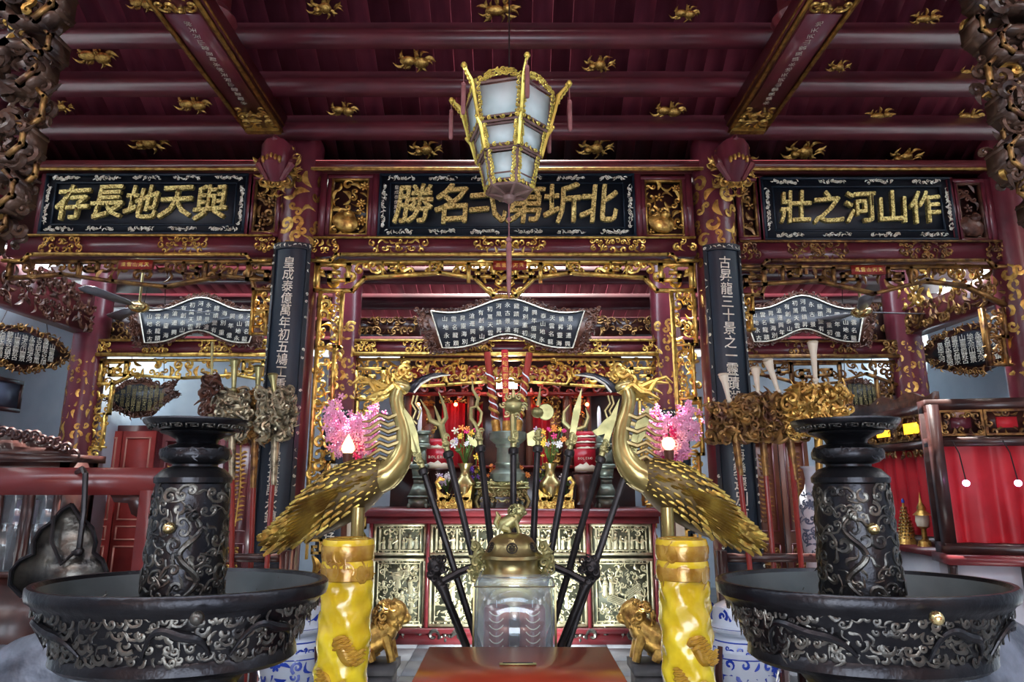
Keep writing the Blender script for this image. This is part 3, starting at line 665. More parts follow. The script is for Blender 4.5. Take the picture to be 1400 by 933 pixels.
# carved beams seen over the rear lintels
for (x0, x1, y0, y1, lb) in [(485, 575, 436, 458, 'carved brown beam end left of the central fan board'), (813, 898, 436, 458, 'carved brown beam end right of the central fan board'), (135, 195, 424, 468, 'carved brown block between left column and left fan board'), (1180, 1228, 415, 466, 'carved brown block between right column and right fan board')]:
    a, b = P(x0, y1, Y2 + .25), P(x1, y0, Y2 + .25); t = thing('carved_beam', lb, 'beam', ((a[0] + b[0]) / 2, Y2 + .25, a[2]), 'carved beams over the rear lintels')
    MB().bb((a[0], Y2 + .2, a[2]), (b[0], Y2 + .32, b[2])).build('beam_body', 'dark_wood', t, smooth=0)
    fill(MB(), fr((a[0], Y2 + .19, a[2])), b[0] - a[0], b[2] - a[2], .07, x0).build('carving', 'gilt_dark', t)
# fan shaped boards: outline in pixels around a centre
def fan_outline(W, H, n=10):
    up, lo = [], []
    for i in range(n + 1):
        t = i / n; x = -W/2 + W * t
        y = H * (.10 + .32 * math.exp(-((t - .5) / .24) ** 2) + .10 * abs(2 * t - 1) ** 3)
        up.append((x * (1.0 - .0), y))
    for i in range(n + 1):
        t = 1 - i / n; x = (-W/2 + W * t) * .84
        y = -H * (.46 - .26 * math.exp(-((t - .5) / .24) ** 2) - .02 * abs(2 * t - 1) ** 3)
        lo.append((x, y))
    return up + lo
def fan_board(cx, cy, Wp, Hp, Y, label, seed, rows=(5, 15), tilt=0, rim='carved_brown', skew=0):
    c = P(cx, cy, Y); k = PXm(Y, c[2]); W, H = Wp * k, Hp * k
    t = thing('fan_board', label, 'plaque', c, 'fan shaped poem boards'); M = fr(c, (math.cos(skew), math.sin(skew), 0), (0, -math.sin(tilt), math.cos(tilt)))
    big = [(x, y) for x, y in fan_outline(W, H, 18)]; ins = [(x * .84, y * .86) for x, y in fan_outline(W, H, 18)]
    MB().prism(big, .03, M).build('back_board', rim, t, smooth=0)
    MB().prism(ins, .03, M @ xf(0, 0, .012)).build('field', 'board_black', t, smooth=0)
    e = MB(); e.tube([(M @ np.array((x, y, .03, 1)))[:3] for x, y in ins + [ins[0]]], .007, 5, up=M[:3, 2]); e.build('silver_rim', 'silver_leaf', t)
    r = MB(); rng = random.Random(seed); n = len(big)
    for i in range(n):
        (xa, ya), (xb, yb) = big[i], big[(i + 1) % n]; L = math.hypot(xb - xa, yb - ya); m = max(1, int(L / .035))
        for q in range(m):
            u = q / m; x, y = xa + (xb - xa) * u, ya + (yb - ya) * u
            for f in (1.0, .93): stamp(r, rng.choice(('curl', 'leaf', 'scurl')), M @ xf(x * f, y * f, .02, rng.uniform(0, 6.28), .055), rng)
    r.build('carved_rim', rim, t)
    g = MB(); N = rows[1]; chars = '山河天地風雲永鎮名古昇龍景靈蹟滄海變遷別有興重創年初泰億萬'
    for i in range(N):
        tt = (i + .5) / N; x = (-.5 + tt) * W * .74
        top = H * .86 * (.10 + .32 * math.exp(-((tt - .5) / .26) ** 2) + .08 * abs(2 * tt - 1) ** 3); bot = -H * .86 * (.46 - .26 * math.exp(-((tt - .5) / .26) ** 2))
        L = top - bot - .03; m = max(2, int(L / .072))
        if rng.random() < .12: m -= 1
        for q in range(m):
            y = top - .025 - (q + .5) * L / m; g.add(glyph(chars[(i * 5 + q * 3) % len(chars)]), M @ xf(x * (.93 + .07 * (y - bot) / L), y, .0295, 0, min(.8 * L / m, .052)))
    g.build('lettering', 'silver_leaf', t, smooth=0)
fan_board(694, 442, 250, 94, 6.27, 'fan shaped black poem board hanging over the altar, in the middle bay', 1)
fan_board(274, 438, 200, 86, 6.27, 'fan shaped black poem board hanging behind the left ceiling fan', 2, (5, 13))
fan_board(1098, 436, 200, 88, 6.27, 'fan shaped black poem board hanging behind the right ceiling fan', 3, (5, 13))
# smaller dark boards on and near the side walls
def bat_board(c, W, H, label, xd, seed, rim='gilt_dark', fish=False, wires=True):
    t = thing('hanging_board', label, 'plaque', c, 'dark hanging boards'); M = fr(c, xd, (0, 0, 1)); n = 26
    def rad(a):
        if fish: return .5 * W * (1 + .08 * math.sin(5 * a)), .5 * H * (1 + .1 * math.cos(3 * a))
        return .5 * W * (1 + .07 * math.cos(6 * a)), .5 * H * (1 + .09 * math.cos(6 * a + pi) + .05 * math.sin(3 * a))
    o = [(rad(2*pi*i/n)[0] * math.cos(2*pi*i/n), rad(2*pi*i/n)[1] * math.sin(2*pi*i/n)) for i in range(n)]
    if fish:
        o = [(x, y) for x, y in o if x < .36 * W] ; o = [(-.5*W, .0), (-.38*W, -.25*H), (-.1*W, -.46*H), (.15*W, -.40*H), (.28*W, -.15*H), (.5*W, .12*H), (.38*W, .2*H), (.44*W, .42*H), (.22*W, .3*H), (.0, .48*H), (-.25*W, .42*H), (-.42*W, .2*H)]
    MB().prism(o, .03, M).build('back_board', 'carved_brown' if fish else 'dark_wood', t, smooth=0)
    MB().prism([(x * .74 - (.04 * W if fish else 0), y * .7) for x, y in o], .03, M @ xf(0, 0, .008)).build('field', 'board_black', t, smooth=0)
    r = MB(); rng = random.Random(seed)
    for i in range(len(o)):
        (xa, ya), (xb, yb) = o[i], o[(i + 1) % len(o)]; m = max(1, int(math.hypot(xb - xa, yb - ya) / .045))
        for q in range(m):
            u = q / m
            for f in (1.0, .88): stamp(r, rng.choice(('curl', 'leaf', 'flame')), M @ xf((xa + (xb - xa) * u) * f, (ya + (yb - ya) * u) * f, .02, rng.uniform(0, 6.28), .07), rng)
    r.build('carved_rim', rim, t)
    g = MB(); ch = '山河天地風雲永鎮名古昇龍景靈'
    nx, ny = 9, 6
    for i in range(nx):
        for j in range(ny):
            x = (-.30 + .60 * i / (nx - 1)) * W - (.04 * W if fish else 0); y = (-.25 + .5 * j / (ny - 1)) * H
            if (x / (.37 * W)) ** 2 + (y / (.33 * H)) ** 2 < 1: g.add(glyph(ch[(i * 3 + j) % len(ch)]), M @ xf(x, y, .025, 0, .055 * W / .9))
    g.build('lettering', 'silver_leaf' if not fish else 'brass', t, smooth=0)
    if wires:
        w_ = MB()
        for s in (-1, 1): w_.tube([(M @ np.array((s * .25 * W, .4 * H, 0, 1)))[:3], (M @ np.array((s * .12 * W, (RC(c[1]) + .1 - c[2]) if fish else .4 * H + .5, 0, 1)))[:3]], .005, 4)
        w_.build('wire', 'iron', t)
    return t
bat_board(PX(30, 476, -XW + .12), 1.0, .46, 'black cloud edged poem board high on the left wall', (.35, .94, 0), 1)
bat_board(PX(1330, 476, XW - .3), 1.05, .52, 'black cloud edged poem board high on the right wall', (.5, -.86, 0), 2)
bat_board(P(196, 545, 7.6), .86, .50, 'brown fish shaped board hanging behind the left bay', (1, 0, 0), 3, 'carved_brown', True)
bat_board(P(1178, 540, 7.6), .72, .40, 'brown fish shaped board hanging behind the right bay', (1, .0, 0), 4, 'carved_brown', True)
# side beams joining outer columns of both rows
def side_beam(x, y0p, y1p, label, zoff, gm):
    za_, zb_ = y0p, y1p; t = thing('side_beam', label, 'beam', (x, 5.6, za_), 'side beams')
    MB().bb((x - .09, Y1 + .1, za_), (x + .09, Y2 - .05, zb_)).build('beam_body', 'lacquer_red', t, smooth=0)
    s = -1 if x > 0 else 1; W = Y2 - Y1 - .2
    M = fr((x + s * .095, Y1 + .12 if x < 0 else Y2 - .08, za_), (0, s * 1. if x < 0 else 1. * s, 0), (0, 0, 1)) if False else fr((x + s * .095, (Y1 + .12) if s > 0 else (Y2 - .08), za_), (0, s, 0), (0, 0, 1))
    fill(MB(), M, W, zb_ - za_, .09, 5, z=0, zj=.1).build('carving', gm, t)
    return t
side_beam(o2L - .02, P(110, 462, Y2)[2] + .02, P(110, 420, Y2)[2] + .12, 'dark carved beam running back from the outer left column', 0, 'carved_brown')
side_beam(o2R + .05, P(1243, 462, Y2)[2], P(1243, 430, Y2)[2], 'red carved beam running back from the outer right column', 0, 'gilt_dark')
tt = thing('carved_block', 'gilded leafy carving on top of the red side beam at right', 'carving', (o2R + .05, 5.7, P(1243, 430, Y2)[2])); M = fr((o2R - .06, Y2 - .1, P(1243, 430, Y2)[2]), (0, -1, 0), (0, 0, 1))
fill(MB(), M, 1.1, .36, .11, 9, kinds=('leaf', 'curl', 'leaf', 'flame')).build('leafy_carving', 'gilt', tt)
# foreground hanging brackets at the upper corners
def fore_bracket(s, loops, label, seed, Y=2.45):
    """loops: (x0, y0, x1, y1) pixel boxes of the chained rounded key loops, top to bottom"""
    t = thing('hanging_bracket', label, 'carving', P(loops[-1][0], loops[-1][3], Y), 'foreground carved brackets'); rng = random.Random(seed); k = PXm(Y, 2.8); c = MB(); g = MB()
    for n, (x0, y0, x1, y1) in enumerate(loops):
        a, b = P(x0, y1, Y), P(x1, y0, Y); W, H = b[0] - a[0], b[2] - a[2]; dy = .05 * (n % 2); M = fr((a[0], Y - .03 - dy, a[2])); r = min(W, H) * .28; w_ = min(W, H) * .2
        o = [(r, 0), (W - r, 0), (W, r), (W, H - r), (W - r, H), (r, H), (0, H - r), (0, r)]
        if n < 4 or n % 2: MB().poly(M, o, w_, .10, closed=True).build('key_loop', 'bracket_wood', t, smooth=0)
        e = MB(); e.poly(M @ xf(0, 0, .055), [(q[0] * .96 + W * .02, q[1] * .96 + H * .02) for q in (o[1:5] if s < 0 else o[5:8] + o[:1])], w_ * .45, .02); e.build('worn_gilt_edge', 'gilt_dark', t, smooth=0)
        m = int(W * H / .0022)
        for q in range(m):
            kk = rng.choice(('curl', 'cloud', 'leaf', 'scurl', 'flame', 'curl')); (c if rng.random() < .8 else g).add(ST[kk][rng.randrange(len(ST[kk]))], M @ xf(rng.uniform(-.05, 1.05) * W, rng.uniform(-.05, 1.05) * H, rng.uniform(-.05, .07), rng.uniform(0, 6.28), rng.uniform(.05, .12), None, .12))
    c.build('scrollwork', 'bracket_wood', t); g.build('gilt_scrollwork', 'gilt', t)
fore_bracket(-1, [(38, -75, 110, -5), (30, -5, 108, 55), (30, 55, 90, 95), (10, 85, 86, 140), (22, 135, 84, 190), (-10, 185, 70, 235), (10, 225, 74, 265), (-20, 255, 56, 300), (-30, 295, 34, 330), (-30, 325, 14, 358)], 'dark gilded cloud carving hanging at the top left corner, close to the viewer', 5)
fore_bracket(1, [(1300, -75, 1390, -5), (1315, -5, 1400, 35), (1325, 30, 1400, 70), (1340, 65, 1410, 100), (1335, 92, 1410, 145), (1350, 140, 1410, 185), (1352, 185, 1420, 215), (1350, 210, 1420, 255), (1372, 250, 1430, 285), (1390, 280, 1440, 320)], 'dark gilded cloud carving hanging at the top right corner, close to the viewer', 6)
# ================================================================== lantern
def lantern():
    Y = 3.1; c = P(696, 200, Y); cx = c[0]; z = lambda y: P(696, y, Y)[2]; zt_ = z(128)
    t = thing('palace_lantern', 'six sided palace lantern with pale panes and gilt trim hanging from the ceiling', 'lantern', (cx, Y, z(282)))
    rot = math.radians(-90 - 14)
    def ring(r, zz): return [V3(cx + r * math.cos(rot + pi/6 + i * pi/3), Y + r * math.sin(rot + pi/6 + i * pi/3), zz) for i in range(6)]
    tiers = [(z(140), .232, z(188), .205), (z(190), .185, z(219), .165), (z(221), .150, z(262), .118)]
    for n, (za_, ra, zb_, rb) in enumerate(tiers):
        A, B = ring(ra, za_), ring(rb, zb_)
        for i in range(6):
            j = (i + 1) % 6; a, b, d, e = A[i], A[j], B[j], B[i]; mid = (a + b + d + e) / 4; nm = mid - V3(cx, Y, mid[2]); nm /= np.linalg.norm(nm)
            q = lambda u, v, o=0: (a + (b - a) * u) * (1 - v) + (e + (d - e) * u) * v + nm * o
            V = np.array([q(.07, .08), q(.93, .08), q(.93, .86), q(.07, .86)] + [q(.07, .08, -.008), q(.93, .08, -.008), q(.93, .86, -.008), q(.07, .86, -.008)])
            pn = MB().add((V, [np.array(((0,1,2,3),(7,6,5,4),(0,4,5,1),(1,5,6,2),(2,6,7,3),(3,7,4,0)))])).build('pane', 'lantern_paper', t, smooth=0)
            f = MB()
            for (u0, v0, u1, v1, r) in [(0, 0, 1, 0, .007), (0, 1, 1, 1, .008), (.03, 0, .03, 1, .009), (.97, 0, .97, 1, .009), (0, .88, 1, .88, .006)]: f.tube([q(u0, v0), q(u1, v1)], r, 5)
            if n == 2: f.tube([q(.07, .68), q(.93, .68)], .005, 4)
            f.build('pane_frame', 'lantern_frame', t)
            g = MB(); L = np.linalg.norm(b - a); M = fr(q(0, 1, .006), d - e, a - e)
            w2 = np.linalg.norm(d - e)
            for k in range(max(4, int(w2 / .03))):
                stamp(g, 'curl' if k % 2 else 'leaf', M @ xf(w2 * (k + .5) / max(4, int(w2 / .03)), .012, .004, k, .026))
            for s in (0, 1):
                for k in range(9): pp = q(s, (k + .5) / 9, .012); stamp(g, 'curl', fr(pp, b - a, a - e) @ xf(.012 if not s else -.012, 0, 0, k * 1.3, .024))
            if n == 0:                                           # arched crest above the pane
                M = fr(q(0, 0), b - a, V3(0, 0, 1)); rg = random.Random(i)
                for k in range(22):
                    u = (k + .5) / 22; h = .014 + .045 * math.sin(u * pi) ** .8
                    for hh in (h, h - .02): stamp(g, rg.choice(('curl', 'leaf')), M @ xf(u * L, hh, 0, rg.uniform(0, 6.28), .028), rg)
            g.build('gilt_fretwork', 'lantern_gold', t, stuff=True)
        # corner arms with dragon finials
        if n < 2:
            for i in range(6):
                a = A[i]; d = a - V3(cx, Y, a[2]); d /= np.linalg.norm(d); s = 1 if n == 0 else .55
                g = MB(); g.tube([B[i] + d * .005, a + d * .03 * s, a + d * .075 * s + V3(0, 0, .05 * s)], [.010, .012, .008], 5); g.ball(a + d * .085 * s + V3(0, 0, .06 * s), .016 * s, 6, 5)
                for k in range(6): stamp(g, 'curl', fr(a + d * (.015 + .012 * k) * s + V3(0, 0, (-.05 + .02 * k) * s), d, (0, 0, 1)) @ xf(0, 0, 0, k, .035 * s))
                arm = g.build('dragon_arm', 'lantern_gold', t)
                if n == 0:
                    e = a + d * .085 + V3(0, 0, .055); L = .10 if i % 2 else .06
                    w_ = MB(); w_.tube([e, e - V3(0, 0, L)], .0025, 4); w_.lathe([(.004, 0), (.012, -.01), (.011, -.14), (.009, -.16), (.002, -.165)], 8, e - V3(0, 0, L)); w_.ball(e - V3(0, 0, L), .012, 7, 5)
                    w_.build('tassel', 'tassel', t)
    zb_ = z(262); B = ring(.112, zb_); b = MB()
    for i in range(6): b.tube([B[i], V3(cx, Y, zb_ - .035)], [.009, .006], 5); b.tube([B[i], B[(i + 1) % 6]], .008, 5)
    b.prism([(p[0], p[1]) for p in B], .01, np.array(((1, 0, 0, 0), (0, 1, 0, 0), (0, 0, 1, zb_), (0, 0, 0, 1.)))); b.lathe([(.001, -.07), (.03, -.05), (.035, -.03), (.02, -.01)], 10, (cx, Y, zb_)); b.build('bottom_grille', 'lantern_frame', t)
    top = MB(); top.prism([(p[0], p[1]) for p in ring(.2, 0)], .012, np.array(((1, 0, 0, 0), (0, 1, 0, 0), (0, 0, 1, z(139)), (0, 0, 0, 1.)))); top.build('top_board', 'lantern_frame', t, smooth=0)
    cord = MB(); cord.tube([(cx, Y, z(139)), (cx, Y, roof_z(Y) + .01)], .004, 5); cord.build('cord', 'iron', t)
    p = MB(); zz = zb_ - .06; p.tube([(cx, Y, zz), (cx, Y, z(330))], .003, 4); p.ball((cx, Y, z(300)), .012, 8, 6); p.ball((cx, Y, z(328)), .016, 8, 6); p.lathe([(.004, z(330)), (.014, z(334)), (.013, z(370)), (.010, z(395)), (.002, z(408))], 8, (cx, Y, 0)); p.build('long_tassel', 'tassel', t)
lantern()
# ================================================================== ceiling fans
def ceiling_fan(x, y, Y, a0, label):
    c = P(x, y, Y); t = thing('ceiling_fan', label, 'fan', c, 'ceiling fans')
    MB().lathe([(.001, -.05), (.05, -.045), (.085, -.02), (.095, .005), (.08, .03), (.045, .045), (.02, .055)], 20, c).build('motor_housing', 'brass_knob', t)
    MB().tube([c + V3(0, 0, .05), (c[0], c[1], RC(Y) + .12)], .012, 8).build('down_rod', 'brass', t)
    for i in range(3):
        a = a0 + i * 2 * pi / 3; R = Rz(a) @ Rx(.2); M = np.eye(4); M[:3, :3] = R; M[:3, 3] = c
        b = MB(); b.add(g_prism([(.09, -.02), (.2, -.055), (.6, -.07), (.66, -.04), (.66, .04), (.6, .07), (.2, .055), (.09, .02)], .006), M); b.build('blade', 'fan_grey', t, smooth=0)
ceiling_fan(190, 420, 5.95, .35, 'brass and grey ceiling fan left, in front of the left poem board')
ceiling_fan(1178, 427, 5.95, .12, 'brass and grey ceiling fan right, in front of the right poem board')
# ================================================================== bronze water basins with dragon towers
def basin(px, py, label, kside, seed):
    c = P(px, py, 2.0); x0, y0 = c[0], 2.0; SQ = .72
    t = thing('bronze_basin', label, 'basin', (x0, y0, 0), 'bronze basins')
    bw = [(.15, .0), (.26, .02), (.27, .08), (.17, .14), (.15, .3), (.17, .5), (.15, .62), (.17, .80), (.22, .84), (.335, .862), (.355, .875), (.352, .895), (.345, .905), (.37, .95), (.405, 1.01), (.422, 1.03), (.436, 1.038), (.440, 1.05), (.440, 1.068), (.434, 1.074), (.420, 1.074), (.412, 1.064), (.38, .99), (.345, .94), (.28, .925), (.001, .92)]
    bw = [(r_ * (.93 if z_ > .83 else 1), z_) for r_, z_ in bw]
    MB().lathe(bw[:22], 64, (x0, y0, 0), sy=SQ, cap=False).build('bowl', 'bronze_dark', t); MB().lathe(bw[21:], 64, (x0, y0, 0), sy=SQ, cap=False).build('bowl_inside', 'basin_grey', t)
    def sq(mb):
        for v in mb.v: v[:, 1] = y0 + (v[:, 1] - y0) * SQ
        return mb
    rf = lambda z: float(np.interp(z, [.905, .95, 1.01, 1.03], [.345, .37, .405, .422])) * .93
    sq(cyl_fill(MB(), (x0, y0), rf, .905, 1.03, .031, 0, 2 * pi, seed, kinds=('cloud', 'cloud', 'curl', 'flame'), flat=.5, size=1.45)).build('cloud_relief', 'bronze_worn', t)
    sq(cyl_fill(MB(), (x0, y0), .16, .45, .80, .05, 0, 2 * pi, seed + 1, kinds=('cloud', 'curl'), flat=.4, size=1.2)).build('cloud_relief', 'bronze_dark', t)
    for a0, aw in ((-2.35, .36), (-1.25, .24), (-.55, .3)):
        d = [(x0 + (rf(z) + .010) * math.cos(a), y0 + SQ * (rf(z) + .010) * math.sin(a), z) for a, z in ((a0 + aw * (u - .5) * 2, .918 + .075 * math.sin(pi * u ** .8) + .012 * math.sin(u * 9)) for u in np.linspace(0, 1, 18))]
        MB().tube(d, [.004, .010, .013, .012, .004], 8, up=(0, 0, 1)).build('dragon_body', 'bronze_dark', t)
    pk = P(kside[0], kside[1], 1.66); MB().ball(pk + V3(0, .02, 0), .017, 12, 8).build('pearl', 'bronze_worn' if px < 700 else 'brass_knob', t)
    # tower
    tw = [(.125, .92), (.128, .95), (.112, .965), (.110, .99), (.108, 1.1), (.105, 1.25), (.100, 1.345), (.106, 1.35), (.107, 1.364), (.100, 1.372), (.085, 1.388), (.062, 1.396), (.062, 1.402), (.082, 1.408), (.097, 1.42), (.100, 1.433), (.095, 1.447), (.075, 1.458), (.055, 1.463), (.060, 1.475), (.082, 1.487), (.10, 1.492), (.105, 1.497), (.10, 1.501), (.125, 1.504), (.147, 1.518), (.152, 1.528), (.150, 1.533), (.138, 1.533), (.06, 1.515), (.001, 1.512)]
    tv = MB().lathe(tw, 40, (x0, y0, 0)).build('tower', 'bronze_dark', t)
    cyl_fill(MB(), (x0, y0), lambda z: .112 - (z - .97) * .03, .99, 1.34, .042, 0, 2 * pi, seed + 2, kinds=('cloud', 'cloud', 'curl', 'flame'), flat=.5, size=1.2).build('cloud_relief', 'bronze_worn', t)
    cyl_fill(MB(), (x0, y0), .097, 1.413, 1.452, .026, 0, 2 * pi, seed + 3, kinds=('curl', 'cloud', 'leaf'), flat=.4, size=1.2).build('cloud_relief', 'bronze_dark', t)
    g = MB()
    for i in range(20):                                          # key fret band under the dish
        a = i * 2 * pi / 20; g.add(ST['key'][0], fr((x0 + .134 * math.cos(a), y0 + .134 * math.sin(a), 1.509), (-math.sin(a), math.cos(a), 0), (.5 * math.cos(a), .5 * math.sin(a), .7)) @ xf(0, 0, 0, 0, .032, .016, .02))
    g.build('cloud_relief', 'bronze_worn', t, smooth=0)
    d = []; sgn = 1 if px < 700 else -1
    for i in range(70):
        a = -pi/2 + sgn * (.5 + .22 * math.sin(i * .16)); z = 1.26 - .0036 * i; r = .119 - (z - .97) * .03; d.append((x0 + r * math.cos(a), y0 + r * math.sin(a), z))
    dr = MB(); dr.tube(d, [.003, .009, .009, .008, .003], 7, up=(0, 0, 1)); p0 = V3(*d[0]); dr.ball(p0, (.018, .014, .014), 8, 6)
    for k in range(5): stamp(dr, 'flame', fr(p0 + V3(.0, -.012, 0)) @ xf(0, .005 * k, 0, 2.2 - .6 * k, .04))
    dr.build('dragon_body', 'bronze_worn', t)
    pb = P(*kside[2:], 1.9); MB().ball((pb[0], y0 - math.sqrt(max(.0001, .112 ** 2 - (pb[0] - x0) ** 2)) - .004, pb[2]), .0165, 14, 10).build('gold_pearl', 'brass_knob', t)
basin(251, 797, 'dark bronze dragon basin with tower, left, in front of the hanging gong', (264, 848, 235, 722), 70)
basin(1177, 799, 'dark bronze dragon basin with tower, right, in front of the red curtains', (1288, 848, 1190, 723), 80)
# ================================================================== cranes
def crane(s, label):
    Y = 3.3; mx = (lambda x: x) if s < 0 else (lambda x: 1402 - x); q = lambda x, y, dy=0: P(mx(x), y, Y + dy); k = PXm(Y)
    t = thing('crane_statue', label, 'statue', (q(490, 700)[0], Y, 0), 'crane statues')
    path = np.array([q(536, 646), q(512, 652), q(478, 670), q(438, 700), q(404, 726), q(368, 744)]); rad = np.array([14, 29, 39, 33, 19, 5.]) * k
    tt_ = np.linspace(0, 1, 22); pth = np.stack([np.interp(tt_, np.linspace(0, 1, 6), path[:, i]) for i in range(3)], -1)
    for _ in range(3): pth[1:-1] = (pth[:-2] + 2 * pth[1:-1] + pth[2:]) / 4
    rr = np.interp(tt_, np.linspace(0, 1, 6), rad)
    for _ in range(2): rr[1:-1] = (rr[:-2] + 2 * rr[1:-1] + rr[2:]) / 4
    # body one skin: neck and trunk share the mesh
    b = MB(); b.tube(pth, rr, 16, up=(0, 1, 0), flat=1.0)
    for v in b.v: v[:, 1] = Y + (v[:, 1] - Y) * .85
    b.build('trunk', 'crane_dark', t); b = MB()
    neck = np.array([q(508, 660), q(530, 650), q(546, 632), q(555, 608), q(552, 582), q(544, 560), q(541, 543), q(546, 530)])
    nn = np.stack([np.interp(np.linspace(0, 1, 30), np.linspace(0, 1, 8), neck[:, i]) for i in range(3)], -1)
    for _ in range(4): nn[1:-1] = (nn[:-2] + 2 * nn[1:-1] + nn[2:]) / 4
    b.tube(nn, np.array([20, 21, 17, 12.5, 11, 10, 10, 10]) * k, 14, up=(0, 1, 0)); b.ball(q(548, 528), (16 * k, 10 * k, 10 * k), 12, 8, Ry(.35 * -s))
    b.build('body', 'crane_skin', t)
    f = MB(); rng = random.Random(3)
    T = np.gradient(pth, axis=0); T /= np.linalg.norm(T, axis=1)[:, None]
    rows = 21
    for i in range(rows):
        u = .13 + .80 * i / rows; ii = u * 21; j = int(ii); c = pth[j] + (pth[j + 1] - pth[j]) * (ii - j); r = np.interp(u, tt_, rr); tan = T[j]
        up = V3(0, 0, 1) - tan * tan[2]; up /= np.linalg.norm(up); side = np.cross(tan, up)
        L = (9 + 5 * u + (26 * max(0, u - .35))) * k; na = int(15 - 5 * u)
        for m in range(na):
            a = -2.35 + 4.7 * (m + (.5 if i % 2 else 0)) / (na - .5); nm = math.cos(a) * up + math.sin(a) * side * .85; o = c + r * nm * 1.0
            d = tan + nm * (.10 + rng.uniform(0, .08)); f.add(ST['feather'][0], fr(o, d, np.cross(nm, d)) @ xf(0, 0, 0, rng.uniform(-.12, .12), L * 1.08, L * .84, L * 1.5))
    # wing: three fans of long feathers on each flank
    for sd in (-1, 1):
        for row, (x0, y0, n, L0) in enumerate([(512, 648, 9, 34), (495, 660, 10, 48), (478, 664, 12, 66)]):
            for m in range(n):
                u = m / (n - 1); o = q(x0 - 30 * u - row * 4, y0 + 4 + 36 * u * (.7 + .3 * row)) + V3(0, sd * (.095 + .012 * row - .03 * u), 0)
                d = q(400, 728) - q(490, 665); d /= np.linalg.norm(d); d = d + V3(0, sd * .02, .28 - .34 * u); f.add(ST['feather'][0], fr(o, d, np.cross(V3(0, sd, .25), d)) @ xf(0, 0, 0, 0, L0 * k * (1 - .25 * u), 13 * k * 1.15, .12))
    f.build('feathers', 'crane_feather', t)
    for m in range(13):                                          # long tail quills
        u = m / 12; o = q(440 - 20 * u, 690 + 30 * u, (u - .5) * .06); e = q(372 + 40 * abs(u - .3), 742 + 14 * (u - .3), (u - .5) * .12)
        d = e - o; MB().add(ST['feather'][0], fr(o, d, np.cross(V3(0, -1, .3), d)) @ xf(0, 0, 0, 0, np.linalg.norm(d), 20 * k, .06)).build('tail_feather', 'crane_feather', t)
    # head: cheek, crest, plumes, beak
    h = MB(); h.ball(q(543, 530), (17 * k, 11 * k, 8 * k), 10, 7, Ry(-.5 * s))
    for (x, y, a, L) in [(552, 508, .4, 22), (560, 512, 1.8, 16), (545, 512, 3.0, 18), (556, 502, 1.0, 18), (538, 520, 2.5, 20)]:
        for dy in (-.02, .02): h.add(ST['curl'][0], fr(q(x, y, dy)) @ xf(0, 0, 0, a if s < 0 else pi - a, L * k, mir=s > 0))
    for (x1, y1, x2, y2, dy) in [(510, 522, 488, 524, 0), (515, 538, 500, 546, -.02), (520, 545, 508, 553, .01), (512, 530, 497, 538, .02)]:
        h.tube([q(538, 527, dy), q((538 + x1) / 2, (527 + y1) / 2 + 4, dy), q(x1, y1, dy), q(x2, y2, dy)], [6 * k, 5 * k, 4 * k, 1 * k], 7, up=(0, 1, 0))
    h.tube([q(530, 532), q(515, 536), q(505, 520), q(492, 516), q(482, 524)], [6 * k, 5 * k, 4 * k, 3 * k, k], 7, up=(0, 1, 0))
    h.build('crest', 'gilt_bright', t)
    bk = MB(); o = [(557, 536), (561, 526), (572, 517), (588, 511), (604, 510), (616, 513), (604, 514), (590, 517), (576, 525), (566, 537)]
    M = fr((0, Y, 0)); bk.add(g_prism([(q(x, y)[0], q(x, y)[2]) for x, y in (o if s < 0 else o[::-1])], .022, M)); bk.build('beak', 'beak', t, smooth=0)
    e = MB(); e.tube([q(566, 537, -.012), q(576, 525, -.013), q(590, 517, -.013), q(604, 514, -.012), q(616, 513, -.01)], [1.6 * k, 1.8 * k, .8 * k], 5, up=(0, 1, 0)); e.build('beak_edge', 'silver_leaf', t)
    r = MB(); r.tube([q(566, 541), q(563, 552), q(569, 562), q(564, 574), q(570, 580)], 1.8 * k, 6, up=(0, 1, 0)); r.tube([q(571, 541, .02), q(568, 552, .02), q(575, 562, .02), q(571, 574, .02)], 1.8 * k, 6, up=(0, 1, 0)); r.build('ribbon', 'brass', t)
    for i in range(7):                                           # wavy nape plumes
        y = 566 + 9.5 * i; d = (i % 2) * .05 - .025; MB().tube([q(546 + 1.2 * i * (1 if i < 4 else .4), y, d), q(531, y + 6, d), q(519, y + 1, d), q(506, y + 10, d), q(495 + i, y + 11, d)], [3.4 * k, 3.6 * k, 2.6 * k, 1.2 * k], 6, up=(0, 1, 0)).build('nape_plume', 'brass', t)
    for dy in (-.07, .05):
        a = q(490, 694, dy); MB().tube([a, (a[0], a[1], .55), (a[0] - s * .02, a[1], .3)], [.032, .024, .022], 10, up=(0, 1, 0)).build('leg', 'crane_skin', t)
    x = q(490, 694)[0]; tu = MB(); tu.ball((x, Y, .2), (.13, .12, .14), 14, 9); tu.ball((x - s * .16, Y, .26), (.06, .05, .05), 9, 7)
    for ax in (-1, 1):
        for ay in (-1, 1): tu.ball((x + ax * .09, Y + ay * .09, .06), (.05, .04, .06), 8, 6)
    tu.build('tortoise_base', 'gilt_dark', t)
crane(-1, 'gilded crane statue facing right, its tail over the left basin')
crane(1, 'gilded crane statue facing left, its tail over the right basin')
